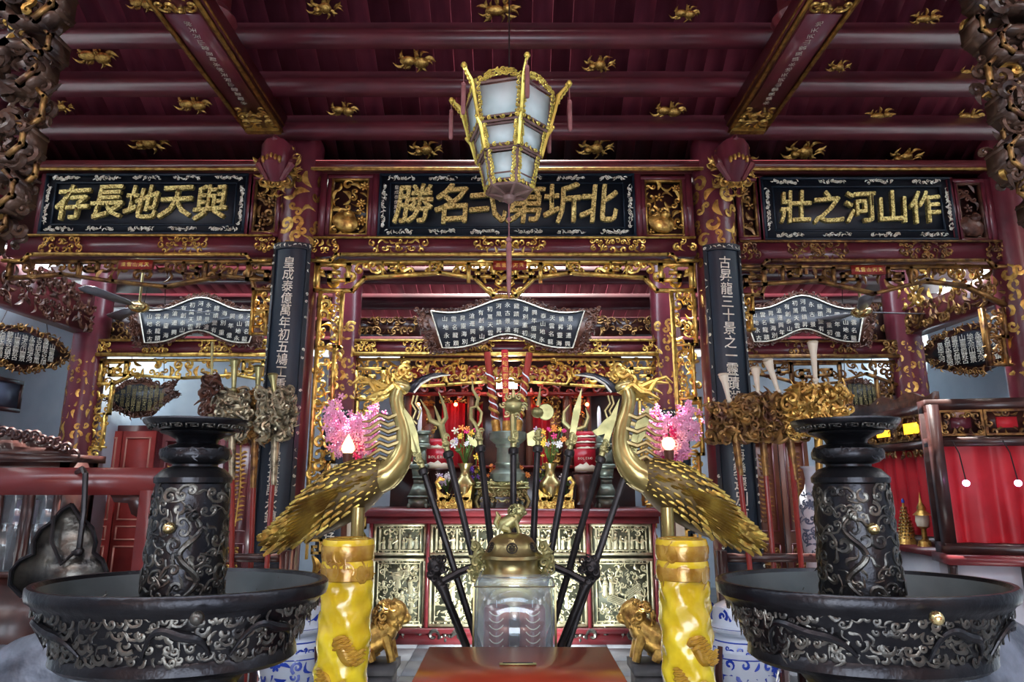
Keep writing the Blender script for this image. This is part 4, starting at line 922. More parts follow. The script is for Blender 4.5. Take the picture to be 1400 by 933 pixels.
# ================================================================== tall yellow wax candles
def big_candle(px, label, seed):
    Y = 2.75; c = P(px, 737, Y); R = 33.5 * PXm(Y, 1.1); x0, zt_ = c[0], c[2]; t = thing('wax_candle', label, 'candle', (x0, Y, 0), 'yellow wax candles')
    rng = random.Random(seed); n, m = 36, 90; th = np.arange(n) * 2 * pi / n
    V = []
    for i in range(m):
        z = zt_ * i / (m - 1); r = R * (1 + .07 * np.sin(3 * th + z * 16) * math.sin(z * 21 + 1) + .06 * np.sin(4 * th - z * 37 + 2) * np.sin(z * 30 + th) + .03 * np.sin(9 * th + z * 61))
        if z > zt_ - .16: r = R * (1.0 + .05 * math.sin((zt_ - z) * 80)) + 0 * th
        V.append(np.stack((x0 + r * np.cos(th), Y + r * np.sin(th), 0 * th + z), -1))
    V = np.concatenate(V); i = np.arange(m - 1)[:, None] * n; j = np.arange(n)[None, :]; kk = (j + 1) % n
    MB().add((V, [np.stack((i + j, i + kk, i + n + kk, i + n + j), -1).reshape(-1, 4), np.array([list(range((m-1)*n, m*n))])])).build('wax_body', 'wax_yellow', t)
    g = MB(); g.lathe([(R * .96, zt_ - .155), (R * 1.05, zt_ - .15), (R * 1.07, zt_ - .11), (R * .98, zt_ - .085), (R * 1.05, zt_ - .07), (R * 1.07, zt_ - .03), (R * 1.0, zt_ - .006), (R * .8, zt_ + .004), (R * .3, zt_ - .012), (.001, zt_ - .014)], 36, (x0, Y, 0))
    cyl_fill(g, (x0, Y), R * 1.03, zt_ - .15, zt_ - .02, .05, 0, 2 * pi, seed, kinds=('leaf', 'cloud'), flat=.35, size=1.2); g.build('gilt_collar', 'wax_gold', t)
    for q, (z0, a0) in enumerate([(zt_ - .38, -1.75), (zt_ - .50, -2.35), (zt_ - .74, -1.9), (zt_ - .60, 1.0)]):
        w_ = MB(); d = [(x0 + R * .97 * math.cos(a0 + .075 * i), Y + R * .97 * math.sin(a0 + .075 * i), z0 + .022 * math.sin(i * .5 + q) - .003 * i) for i in range(14)]
        w_.tube(d, [.008, .026, .03, .026, .008], 9, up=(0, 0, 1))
        for i in range(1, 13):
            for h in (-.015, .005, .02):
                a = a0 + .075 * i; w_.add(ST['feather'][0], fr((x0 + R * 1.22 * math.cos(a), Y + R * 1.22 * math.sin(a), d[i][2] + h), (-math.sin(a), math.cos(a), .2), (0, 0, 1)) @ xf(0, 0, 0, 0, .03, .03, .08))
        w_.build('dragon_coil', 'wax_gold', t)
big_candle(477, 'tall yellow wax dragon candle standing in front of the left crane', 3)
big_candle(931, 'tall yellow wax dragon candle standing in front of the right crane', 8)
# ================================================================== blue and white lidded jars
def jar(px, py, label, seed, Y=3.45):
    k = PXm(Y, .6); c = P(px, py, Y); x0 = c[0]; z = lambda y: P(px, y, Y)[2]; t = thing('ginger_jar', label, 'jar', (x0, Y, .30), 'blue and white jars')
    z0 = .30; zs = z(862); zl = z(855); ztop = z(814); R = 53 * k
    MB().lathe([(R * .55, z0), (R * .62, z0 + .01), (R * .8, z0 + .09), (R * .97, z0 + .2), (R, z0 + .27), (R * .93, zs - .09), (R * .72, zs - .03), (R * .62, zs - .01), (R * .62, zs + .02)], 40, (x0, Y, 0)).build('body', 'porcelain', t)
    l = MB(); l.lathe([(R * .66, zl - .012), (R * .84, zl - .012), (R * .86, zl), (R * .70, zl + .012), (R * .66, zl + .05), (R * .58, zl + .09), (R * .30, zl + .115), (R * .16, zl + .12), (R * .14, zl + .135)], 36, (x0, Y, 0)); lid = l.build('lid', 'porcelain', t)
    MB().lathe([(R * .14, zl + .13), (R * .22, zl + .145), (R * .2, zl + .165), (R * .1, zl + .182), (.001, zl + .195)], 16, (x0, Y, 0)).build('lid_knob', 'cobalt', lid)
    rf = lambda zz: float(np.interp(zz, [z0, z0 + .09, z0 + .2, z0 + .27, zs - .09, zs - .03], [R * .56, R * .8, R * .97, R, R * .93, R * .72])) + .001
    p = MB(); cyl_fill(p, (x0, Y), rf, z0 + .04, zs - .1, .048, 0, 2 * pi, seed, kinds=('flower', 'leaf', 'leaf', 'curl'), flat=.07, size=1.1); cyl_fill(p, (x0, Y), rf, zs - .09, zs - .04, .04, 0, 2 * pi, seed, kinds=('curl', 'scurl', 'key'), flat=.07, size=1.0)
    for zz in (zs - .095, zs - .035, z0 + .03):
        p.lathe([(rf(zz) - .002, zz - .004), (rf(zz) + .002, zz), (rf(zz) - .002, zz + .004)], 40, (x0, Y, 0))
    cyl_fill(p, (x0, Y), lambda zz: R * (.69 - 1.15 * max(0, zz - zl - .03)), zl + .02, zl + .085, .055, 0, 2 * pi, seed + 4, kinds=('flower', 'leaf', 'curl'), flat=.07, size=1.15); p.lathe([(R * .83, zl + .0), (R * .85, zl + .003), (R * .8, zl + .004)], 36, (x0, Y, 0))
    p.build('painted_pattern', 'cobalt', t)
    s = thing('jar_stand', label.replace('blue and white lidded jar', 'dark wooden stand under the jar'), 'stand', (x0, Y, 0), 'jar stands')
    st = MB(); st.lathe([(R * .5, .27), (R * .95, .27), (R * .98, .29), (R * .9, .30), (R * .5, .30)], 24, (x0, Y, 0)); st.build('top_ring', 'dark_wood', s)
    for i in range(4):
        a = pi/4 + i * pi/2; cx_, sy_ = math.cos(a), math.sin(a)
        MB().tube([(x0 + R * .9 * cx_, Y + R * .9 * sy_, .28), (x0 + R * 1.18 * cx_, Y + R * 1.18 * sy_, .16), (x0 + R * .95 * cx_, Y + R * .95 * sy_, .02), (x0 + R * 1.05 * cx_, Y + R * 1.05 * sy_, .0)], [.025, .03, .022, .026], 8, up=(-sy_, cx_, 0)).build('leg', 'dark_wood', s)
        MB().tube([(x0 + R * 1.12 * cx_, Y + R * 1.12 * sy_, .2), (x0 + R * 1.15 * cx_, Y + R * 1.15 * sy_, z0 + .2), (x0 + R * 1.0 * cx_, Y + R * 1.0 * sy_, z0 + .30)], [.02, .018, .012], 7, up=(-sy_, cx_, 0)).build('upright', 'dark_wood', s)
jar(407, 870, 'blue and white lidded jar between the left basin and yellow candle', 4)
jar(1010, 868, 'blue and white lidded jar between the right basin and yellow candle', 9)
# ================================================================== centre foreground
zt4 = .82                                                      # donation box top
bA, bB = PZ(587, 885, zt4), PZ(830, 885, zt4); yb4 = bA[1]; bc = (bA[0] + bB[0]) / 2; bw4 = bB[0] - bA[0]
t = thing('donation_box', 'plain red lacquered donation box with a slot in its top', 'box', (bc, yb4 - .25, 0))
MB().bb((bc - bw4 / 2 + .02, yb4 - .50, 0), (bc + bw4 / 2 - .02, yb4 - .02, zt4 - .035)).build('body', 'red_paint', t, smooth=0)
MB().bb((bc - bw4 / 2, yb4 - .52, zt4 - .035), (bc + bw4 / 2, yb4, zt4)).build('top_board', 'red_paint', t, smooth=0)
ps = PZ(708, 909, zt4)
MB().bb((ps[0] - .055, ps[1] - .008, zt4), (ps[0] + .055, ps[1] + .008, zt4 + .004)).build('slot_plate', 'brass_pale', t, smooth=0)
MB().bb((ps[0] - .045, ps[1] - .003, zt4 + .003), (ps[0] + .045, ps[1] + .003, zt4 + .0055)).build('slot', 'iron', t, smooth=0)
# glass case with two brown candles
YG = 2.55; g0, g1 = P(647, 880, YG), P(760, 880, YG); zg = P(700, 803, YG)[2]; zc4 = P(700, 788, YG)[2]; zb4 = .62
xl, xr = g0[0], g1[0]; xm4 = (xl + xr) / 2; dg = .24
st4 = thing('side_table', 'low red table carrying the glass case, behind the donation box', 'table', (xm4, YG, 0))
MB().bb((xl - .06, YG - .05, zb4 - .03), (xr + .06, YG + dg + .06, zb4)).build('table_top', 'red_paint', st4, smooth=0)
for ax in (xl - .03, xr + .03):
    for ay in (YG - .02, YG + dg + .03): MB().bb((ax - .02, ay - .02, 0), (ax + .02, ay + .02, zb4 - .03)).build('leg', 'red_paint', st4, smooth=0)
t = thing('glass_case', 'clear glass case standing in front of the brass censer', 'case', (xm4, YG + dg / 2, zb4))
ins = .022
def pane(a, b, c, d, nm):
    V = np.array([a, b, c, d], float); n = np.cross(V[1] - V[0], V[2] - V[0]); n /= np.linalg.norm(n); V = np.concatenate((V, V + n * .003))
    MB().add((V, [np.array(((0,1,2,3),(7,6,5,4),(0,4,5,1),(1,5,6,2),(2,6,7,3),(3,7,4,0)))])).build(nm, 'case_glass', t, smooth=0)
yf, yk = YG, YG + dg
pane((xl, yf, zb4), (xr, yf, zb4), (xr, yf, zg), (xl, yf, zg), 'pane'); pane((xl, yk, zb4), (xr, yk, zb4), (xr, yk, zg), (xl, yk, zg), 'pane')
pane((xl, yf, zb4), (xl, yk, zb4), (xl, yk, zg), (xl, yf, zg), 'pane'); pane((xr, yf, zb4), (xr, yk, zb4), (xr, yk, zg), (xr, yf, zg), 'pane')
pane((xl, yf, zg), (xr, yf, zg), (xr - ins, yf + .03, zc4), (xl + ins, yf + .03, zc4), 'slanted_pane'); pane((xl, yf, zg), (xl, yk, zg), (xl + ins, yk - .03, zc4), (xl + ins, yf + .03, zc4), 'slanted_pane'); pane((xr, yf, zg), (xr, yk, zg), (xr - ins, yk - .03, zc4), (xr - ins, yf + .03, zc4), 'slanted_pane')
e = MB()
for x in (xl, xr):
    for y in (yf, yk): e.tube([(x, y, zb4), (x, y, zg)], .0045, 5)
for y in (yf, yk): e.tube([(xl, y, zg), (xr, y, zg)], .0035, 5)
for x in (xl, xr): e.tube([(x, yf, zg), (x, yk, zg)], .0035, 5)
e.build('metal_edge', 'brass', t)
for px, lb in [(679, 'left of the two brown pillar candles inside the glass case'), (728, 'right of the two brown pillar candles inside the glass case')]:
    c = P(px, 829, YG + .12); r = 17.5 * PXm(YG + .12, 1); k_ = thing('pillar_candle', lb, 'candle', (c[0], YG + .12, zb4), 'brown pillar candles')
    MB().lathe([(r, zb4), (r * 1.02, zb4 + .03), (r, c[2] - .01), (r * .9, c[2]), (r * .3, c[2] - .006), (.001, c[2] - .006)], 24, (c[0], YG + .12, 0)).build('wax_body', 'wax_brown', k_)
    w_ = MB()
    for i in range(9):
        z = c[2] - .012 - .024 * i; w_.tube([(c[0] + r * 1.01 * math.cos(-pi/2 + a), YG + .12 + r * 1.01 * math.sin(-pi/2 + a), z - .014 * (1 - (a / .55) ** 2)) for a in np.linspace(-.55, .55, 9)], .0022, 4, up=(0, 0, 1))
    w_.build('drip_relief', 'cream', k_, stuff=True); MB().tube([(c[0], YG + .12, c[2] - .005), (c[0], YG + .12, c[2] + .02)], .002, 5).build('wick', 'white', k_)
# brass censer with lion lid on a stand
YC = 3.0; k4 = PXm(YC, 1.1); zc = lambda y: P(700, y, YC)[2]; xc = P(700, 760, YC)[0]
t = thing('brass_censer', 'round brass censer with a lion on its lid, behind the glass case', 'censer', (xc, YC, .45))
R = lambda p: p * k4
MB().lathe([(.09, .45), (.11, .47), (.08, .50), (R(40), zc(880)), (R(52), zc(850)), (R(55), zc(822)), (R(46), zc(797)), (R(40), zc(789)), (R(39), zc(782)), (R(36), zc(776)), (R(37), zc(768)), (R(38), zc(764))], 40, (xc, YC, 0)).build('bowl', 'brass', t)
lid = MB().lathe([(R(41), zc(764)), (R(42), zc(762)), (R(41), zc(758)), (R(36.5), zc(755)), (R(33), zc(745)), (R(27), zc(736)), (R(17), zc(730.5)), (R(10), zc(729)), (.001, zc(728.5))], 40, (xc, YC, 0)).build('lid', 'brass', t)
for s in (-1, 0, 1):                                           # round longevity mark on lid
    a = -pi/2 + s * .95; rr = R(35); o = V3(xc + rr * math.cos(a), YC + rr * math.sin(a), zc(747)); M = fr(o, (-math.sin(a), math.cos(a), 0), (-.55 * math.cos(a), -.55 * math.sin(a), 1)); q = MB()
    q.tube([(M @ np.array((.022 * math.cos(u), .022 * math.sin(u), .002, 1)))[:3] for u in np.linspace(0, 2 * pi, 18)], .0022, 4, up=M[:3, 2])
    for pts in ([(-.014, 0), (.014, 0)], [(0, -.02), (0, .02)], [(-.012, .008), (-.004, .008), (-.004, .016)], [(.012, .008), (.004, .008), (.004, .016)], [(-.012, -.008), (-.004, -.008), (-.004, -.016)], [(.012, -.008), (.004, -.008), (.004, -.016)]): q.poly(M @ xf(0, 0, .002), pts, .003, .004)
    q.build('longevity_mark', 'iron', lid, smooth=0, stuff=True)
q = MB(); o = V3(xc, YC - R(44), zc(801)); M = fr(o)
q.tube([(M @ np.array((.02 * math.cos(u), .02 * math.sin(u), 0, 1)))[:3] for u in np.linspace(0, 2 * pi, 18)], .0022, 4, up=M[:3, 2])
for pts in ([(-.012, 0), (.012, 0)], [(0, -.016), (0, .016)], [(-.01, .008), (.01, .008)], [(-.01, -.008), (.01, -.008)]): q.poly(M, pts, .003, .004)
q.build('longevity_mark', 'iron', t, smooth=0, stuff=True)
def lion(mb, o, s, f=1):                                       # seated lion, facing +x*f
    q = lambda x, y, z: o + V3(x * f, y, z) * s
    mb.tube([q(-.34, 0, .12), q(-.22, 0, .26), q(-.02, 0, .40), q(.14, 0, .52), q(.2, 0, .62)], np.array([.17, .25, .24, .2, .16]) * s, 10, up=(0, 1, 0))
    mb.ball(q(.24, 0, .72), .23 * s, 10, 8); mb.ball(q(.40, 0, .66), (.12 * s, .12 * s, .10 * s), 8, 6)
    for y in (-.12, .12):
        mb.tube([q(.12, y, .42), q(.2, y, .2), q(.24, y, .03)], np.array([.1, .07, .07]) * s, 7, up=(0, 1, 0)); mb.tube([q(-.28, y * 1.3, .2), q(-.1, y * 1.5, .14), q(-.06, y * 1.5, .04)], np.array([.14, .1, .07]) * s, 7, up=(0, 1, 0))
        mb.ball(q(.22, y, .9), .055 * s, 6, 5)
    mb.tube([q(-.4, 0, .15), q(-.52, 0, .35), q(-.42, 0, .55), q(-.5, 0, .7)], np.array([.07, .09, .1, .03]) * s, 7, up=(0, 1, 0))
    r = random.Random(2)
    for i in range(34):
        a = r.uniform(0, 6.28); b = r.uniform(-.8, 1.2); n = V3(math.cos(a) * math.cos(b), math.sin(a) * math.cos(b), math.sin(b)); c = q(.14, 0, .68) + n * .25 * s
        mb.add(ST['curl'][i % 2], fr(c, np.cross(n, (.1, .2, 1)), np.cross(n, np.cross(n, (.1, .2, 1)))) @ xf(0, 0, 0, a, .17 * s))
lm = MB(); lion(lm, V3(xc - .002, YC, zc(730)), R(42), 1); lm.build('lion_finial', 'brass_pale', lid)
for s in (-1, 1):
    d = MB(); c = V3(xc + s * R(46), YC, zc(778)); d.tube([c + V3(-s * R(10), 0, -.04), c + V3(0, 0, -.03), c + V3(s * .012, 0, .03), c + V3(0, 0, .10)], [.016, .02, .018, .012], 8, up=(0, 1, 0)); r = random.Random(4)
    for i in range(22): d.add(ST[r.choice(('curl', 'leaf', 'cloud'))][0], fr(c + V3(r.uniform(-.028, .028), r.uniform(-.025, .02), r.uniform(-.04, .105))) @ xf(0, 0, 0, r.uniform(0, 6.28), .045))
    d.build('dragon_ear', 'brass_pale', t)
sd = thing('censer_stand', 'dark wooden stand under the brass censer', 'stand', (xc, YC, 0))
MB().lathe([(.2, .40), (.22, .42), (.2, .45), (.05, .45)], 24, (xc, YC, 0)).build('stand_top', 'dark_wood', sd)
for i in range(4):
    a = pi/4 + i * pi/2; MB().tube([(xc + .16 * math.cos(a), YC + .16 * math.sin(a), .41), (xc + .2 * math.cos(a), YC + .2 * math.sin(a), .2), (xc + .15 * math.cos(a), YC + .15 * math.sin(a), 0)], [.03, .024, .03], 8, up=(-math.sin(a), math.cos(a), 0)).build('leg', 'dark_wood', sd)
# weapon rack: two dragon headed posts and an arched cross bar
YR = 3.28; kR = PXm(YR)
t = thing('weapon_rack', 'black weapon rack with two dragon headed posts and an arched bar', 'rack', (P(700, 900, YR)[0], YR, 0))
for s in (-1, 1):
    mx = (lambda x: x) if s < 0 else (lambda x: 1404 - x); q = lambda x, y, dy=0: P(mx(x), y, YR + dy)
    b_ = q(658, 935); MB().tube([q(598, 792), q(606, 806), q(613, 824), q(637, 883), (b_[0], YR, .04)], [8 * kR, 7 * kR, 5.5 * kR, 5.5 * kR, 5.5 * kR], 9, up=(0, 1, 0)).build('post', 'iron', t)
    h = MB(); h.ball(q(596, 776), (12 * kR, 9 * kR, 13 * kR), 10, 8); h.ball(q(592, 786), (9 * kR, 7 * kR, 8 * kR), 8, 6); rg = random.Random(3)
    for i in range(16): h.add(ST['curl'][0], fr(q(596 + rg.uniform(-12, 14), 782 + rg.uniform(-20, 18), -.03 + rg.uniform(-.01, .02))) @ xf(0, 0, 0, rg.uniform(0, 6.28), 11 * kR, mir=s > 0))
    h.tube([q(589, 790), q(596, 800), q(604, 796), q(600, 788)], 2.5 * kR, 6, up=(0, 1, 0)); h.build('dragon_head', 'iron', t)
q = lambda x, y: P(x, y, YR - .02)
MB().tube([q(606, 795), q(628, 783), q(655, 772), q(680, 768), q(702, 767), q(724, 768), q(749, 772), q(776, 783), q(798, 795)], 5 * kR, 8, up=(0, 1, 0)).build('cross_bar', 'iron', t)
MB().bb((P(655, 900, YR)[0], YR - .12, 0), (P(749, 900, YR)[0], YR + .12, .08)).build('base_block', 'dark_wood', t, smooth=0)
# eight ceremonial weapons fanned out in the rack
def weapon(x0, y0, x1, y1, kind, label, dy):
    Y = YR + dy; q = lambda x, y: P(x, y, Y); k = kR; a, b = q(x0, y0), q(x1, y1); d = (a - b) / np.linalg.norm(a - b); foot = b + d * -(b[2] - .09) / d[2]
    ang = math.atan2(d[2], d[0]) - pi/2; t = thing('ceremonial_weapon', label, 'weapon', foot, 'ceremonial weapons in the rack')
    MB().tube([foot, a], 4.6 * k, 9, up=(0, 1, 0)).build('pole', 'iron', t); MB().lathe([(4 * k, -.02), (7 * k, -.012), (7.5 * k, 0), (7 * k, .012), (4 * k, .02)], 12, a, R=Ry(-ang)).build('collar', 'iron', t)
    M = fr(a, (math.cos(ang), 0, math.sin(ang)), d); h = MB(); u = k                           # head built in units of a pixel, y along the pole
    pr = lambda out, th=.010: h.prism([(x * u, y * u) for x, y in out], th, M)
    h.tube([a, a + d * 26 * u], [4.2 * u, 3.2 * u, 4 * u], 9, up=(0, 1, 0)); h.add(g_ball((0, 0, 0), (6 * u, 5 * u, 6 * u), 8, 6), M @ xf(0, 14 * u)); rg = random.Random(int(x0))
    for i in range(7): h.add(ST['curl'][i % 2], M @ xf(rg.uniform(-5, 5) * u, (12 + 2.2 * i) * u, .012, i, 8 * u))
    tb = lambda pts, r: h.tube([(M @ np.array((x * u, y * u, 0, 1)))[:3] for x, y in pts], [z * u for z in r], 7, up=(0, 1, 0))
    if kind == 'leaf': pr([(-4, 22), (-8, 40), (-9, 62), (-6, 80), (1, 92), (7, 76), (8, 52), (5, 34), (4, 22)]); tb([(0, 22), (0, 84)], [2.5, .8])
    elif kind == 'trident': tb([(0, 20), (0, 42)], [4, 5]); tb([(0, 42), (-13, 52), (-14, 66), (-20, 84)], [4, 3.5, 2.5, .6]); tb([(0, 42), (9, 50), (10, 66), (7, 88)], [4, 3.5, 2.5, .6]); tb([(0, 42), (-2, 60), (-3, 70)], [3, 2, .6])
    elif kind == 'wavy': tb([(0, 20), (-3, 34), (-9, 44), (-7, 58), (1, 60), (7, 50), (4, 38), (0, 32)], [3, 3, 3, 2.6, 2.4, 2.4, 2.4, 2]); tb([(0, 58), (4, 70), (-2, 84), (-1, 98)], [3, 2.5, 2, .4]); pr([(-4, 2), (-14, 8), (-16, 22), (-8, 14), (-4, 18)])
    elif kind == 'orb': h.add(g_ball((0, 0, 0), (14 * u, 12 * u, 14 * u), 14, 10), M @ xf(0, 62 * u)); tb([(0, 22), (0, 52)], [4, 3, 5]); tb([(0, 74), (0, 90)], [4, .6]); [h.add(ST['curl'][0], M @ xf(14 * u * math.cos(i), (62 + 14 * math.sin(i)) * u, .02, i, 11 * u)) for i in range(7)]
    elif kind == 'sun': h.lathe([(.001, -.006), (11 * u, -.005), (12 * u, 0), (11 * u, .005), (.001, .006)], 20, (M @ np.array((9 * u, 52 * u, 0, 1)))[:3], R=Rx(pi/2)); h.add(g_ball((0, 0, 0), (9 * u, 8 * u, 11 * u), 9, 7), M @ xf(-3 * u, 50 * u, .02)); tb([(-2, 60), (0, 88)], [4, .5]); pr([(4, 2), (-14, 4), (-16, 20), (-6, 26), (-4, 14)])
    elif kind == 'halberd': pr([(-4, 22), (-5, 60), (1, 92), (5, 60), (4, 22)]); [tb([(s * 5, 34), (s * 15, 40), (s * 17, 54), (s * 11, 66)], [3, 3.4, 2.4, .4]) for s in (-1, 1)]
    elif kind == 'crescent': pr([(-4, 22), (-4, 60), (2, 90), (5, 60), (4, 22)]); pr([(-4, 36), (-14, 30), (-22, 34), (-16, 40), (-10, 54), (-4, 62)])
    h.build('head', 'brass_pale', t)
weapon(579, 645, 612, 750, 'leaf', 'broad leaf bladed weapon leaning left, leftmost of the fan', 0)
weapon(613, 622, 640, 735, 'trident', 'trident weapon, second from the left in the fan', -.03)
weapon(657, 614, 668, 715, 'wavy', 'weapon with a wavy looped tip, third from the left in the fan', .03)
weapon(702, 617, 702, 715, 'orb', 'upright weapon with an orb head in the middle of the fan', 0)
weapon(735, 614, 729, 745, 'sun', 'weapon with a sun disc head, just right of the middle', .03)
weapon(778, 620, 757, 735, 'halberd', 'halberd with twin crescents, right part of the fan', -.03)
weapon(821, 629, 795, 720, 'crescent', 'spear with one crescent blade, second from the right in the fan', .0)
weapon(858, 640, 826, 735, 'leaf', 'broad leaf bladed weapon leaning right, rightmost of the fan', .03)
# small gilded lions on plinths
for px, f, lb in [(521, 1, 'small gilded lion on a plinth, right of the left yellow candle'), (884, -1, 'small gilded lion on a plinth, left of the right yellow candle')]:
    Y = 4.6; c = P(px, 905, Y); k_ = PXm(Y, .4); t = thing('lion_statue', lb, 'statue', (c[0], Y, 0), 'gilded lions')
    p = MB(); p.bb((c[0] - 18 * k_, Y - .12, 0), (c[0] + 18 * k_, Y + .12, c[2] - .05)); p.bb((c[0] - 22 * k_, Y - .14, c[2] - .05), (c[0] + 22 * k_, Y + .14, c[2])); p.build('plinth', 'stone_dark', t, smooth=0)
    m = MB(); lion(m, V3(c[0] - f * .02, Y, c[2]), .40, f); m.build('lion', 'gilt', t)

# flood lamp assumed on the floor, unseen, added to brighten the altar front
t = thing('assumed_floodlight', 'assumed black flood lamp, unseen on the floor in front of the altar', 'lamp', (.02, 5.1, 0))
MB().box((.02, 5.1, .09), (.22, .05, .14), Rx(-.25)).build('housing', 'iron', t, smooth=0); MB().bb((-.05, 5.06, 0), (.09, 5.14, .02)).build('foot', 'iron', t, smooth=0)
ld = bpy.data.lights.new('assumed_floodlight_beam', 'AREA'); ld.shape = 'RECTANGLE'; ld.size = .2; ld.size_y = .12; ld.energy = 19; ld.color = (.92, .97, 1); ld.spread = 2.4
lo = bpy.data.objects.new('assumed_floodlight_beam', ld); COL.objects.link(lo); lo.parent = t; lo.location = (0, .04, .1); lo.rotation_euler = (pi/2 + .35, 0, 0)
# ================================================================== altar
zA = P(700, 706, YA)[2]; zA1 = P(700, 696, YA)[2]; xa0, xa1 = P(503, 790, YA)[0], P(899, 790, YA)[0]; zb0, zb1 = P(700, 860, YA)[2], P(700, 716, YA)[2]
t = thing('altar_table', 'long red altar table with three by two gilded relief panels', 'altar', ((xa0 + xa1) / 2, YA, 0))
tp = MB(); tp.bb((xa0 - .06, YA - .06, zA), (xa1 + .06, YA + .62, zA1)); tp.bb((xa0 - .03, YA - .03, zb1), (xa1 + .03, YA + .6, zA)); tp.build('table_top', 'altar_red', t, smooth=0)
MB().bb((xa0, YA + .03, zb0), (xa1, YA + .58, zb1)).build('body', 'relief_back', t, smooth=0)
ba = MB(); ba.bb((xa0 - .03, YA - .02, .06), (xa1 + .03, YA + .6, zb0)); ba.bb((xa0 - .05, YA - .05, zb0 - .03), (xa1 + .05, YA, zb0 + .01)); ba.bb((xa0 - .04, YA - .04, 0), (xa1 + .04, YA + .6, .07)); ba.build('base', 'altar_red', t, smooth=0)
fill(MB(), fr((xa0, YA - .025, .07)), xa1 - xa0, zb0 - .11, .09, 3, kinds=('leaf', 'curl', 'flower', 'leaf')).build('carving', 'bronze_worn', t)
xd1, xd2 = P(584, 790, YA)[0], P(805, 790, YA)[0]; zr = P(700, 762, YA)[2]
for x in (xa0 + .012, xd1, xd2, xa1 - .012): MB().bb((x - .014, YA - .02, zb0), (x + .014, YA + .04, zb1)).build('divider', 'altar_red', t, smooth=0)
def figure(mb, M, s, rg):                                      # tiny robed relief figure
    mb.add(g_lathe([(.12, 0), (.15, .1), (.1, .35), (.14, .55), (.11, .68), (.05, .73)], 7), M @ xf(0, 0, 0, 0, s) @ np.array(((1, 0, 0, 0), (0, 0, 1, 0), (0, -.6, 0, 0), (0, 0, 0, 1.))))
    mb.add(g_ball((0, .82, .02), (.085, .1, .08), 7, 5), M @ xf(0, 0, 0, 0, s)); a = rg.choice((-1, 1))
    mb.add(g_tube([(-a * .1, .6, .05), (a * .22, .55 + rg.uniform(-.2, .2), .1), (a * .3, .75, .08)], [.05, .05, .03], 5, up=(0, 0, 1)), M @ xf(0, 0, 0, 0, s))
for ci, (xl_, xr_) in enumerate([(xa0 + .03, xd1 - .014), (xd1 + .014, xd2 - .014), (xd2 + .014, xa1 - .03)]):
    for ri, (z0, z1) in enumerate([(zb0 + .01, zr - .01), (zr + .01, zb1)]):
        W, H = xr_ - xl_, z1 - z0; M = fr((xl_, YA + .028, z0)); rg = random.Random(ci * 7 + ri)
        pn = MB().add(g_box((W / 2, H / 2, 0), (W - .004, H, .016)), M).build('relief_panel', 'relief_back', t, smooth=0)
        f = MB(); edgebox(f, M @ xf(.004, .004, .012), W - .008, H - .008, .022, .02); edgebox(f, M @ xf(.05, .04, .01), W - .1, H - .08, .010, .02); f.build('panel_frame', 'relief_gold', pn, smooth=0)
        r = MB(); n = int(W / .034)
        for i in range(n):
            for yy in (.033, H - .033): stamp(r, 'leaf' if i % 2 else 'curl', M @ xf((i + .5) * W / n, yy, .012, i * 2.1, .028))
        if ri == 1:
            nb = max(2, round(W / .2))
            for i in range(nb):
                x0 = .06 + (W - .12) * i / nb; w_ = (W - .12) / nb; r.add(g_box((x0, H / 2, .012), (.016, H - .1, .02)), M)
                for q in range(3): figure(r, M @ xf(x0 + w_ * (q + .6) / 3.2, .055, .012), .13 + rg.uniform(-.02, .02), rg)
                fill(r, M @ xf(x0 + .02, H * .62, .008), w_ - .03, H * .26, .045, i, kinds=('leaf', 'curl'), zj=.1)
        else:
            fill(r, M @ xf(.06, .05, .008), W - .12, H - .1, .046, ci + 30, mirror=False, kinds=('leaf', 'curl', 'cloud', 'leaf', 'scurl'), zj=.15, size=1.3)
            for q in range(int(W * 9)): figure(r, M @ xf(rg.uniform(.09, W - .09), rg.uniform(.05, H * .6), .015), rg.uniform(.13, .2), rg)
            for q in range(int(W * 4)):
                x, y = rg.uniform(.12, W - .16), rg.uniform(H * .3, H * .75); a = rg.uniform(-.6, .6)
                for i in range(5): r.add(g_box((0, .014 * i, .02), (.14, .009, .02)), M @ xf(x, y, 0, a))
        r.build('relief', 'relief_gold', pn)
# second tier behind, draped dark
zT = P(700, 640, 6.45)[2]
t = thing('upper_tier', 'dark upper shelf behind the offerings on the altar', 'shelf', ((xa0 + xa1) / 2, 6.72, 0))
MB().bb((xa0 + .05, 6.72, 0), (xa1 - .05, 7.0, zT)).build('shelf_body', 'dark_wood', t, smooth=0)
MB().bb((xa0, 6.70, zT), (xa1, 7.02, zT + .03)).build('shelf_board', 'red_wood', t, smooth=0)
# ------------------------------------------------------------------ offerings on the altar
def at(px, y, Y=6.25): return P(px, y, Y)
def on(px, Y): return P(px, 700, Y)[0]
kA = PXm(6.25, 1.1)
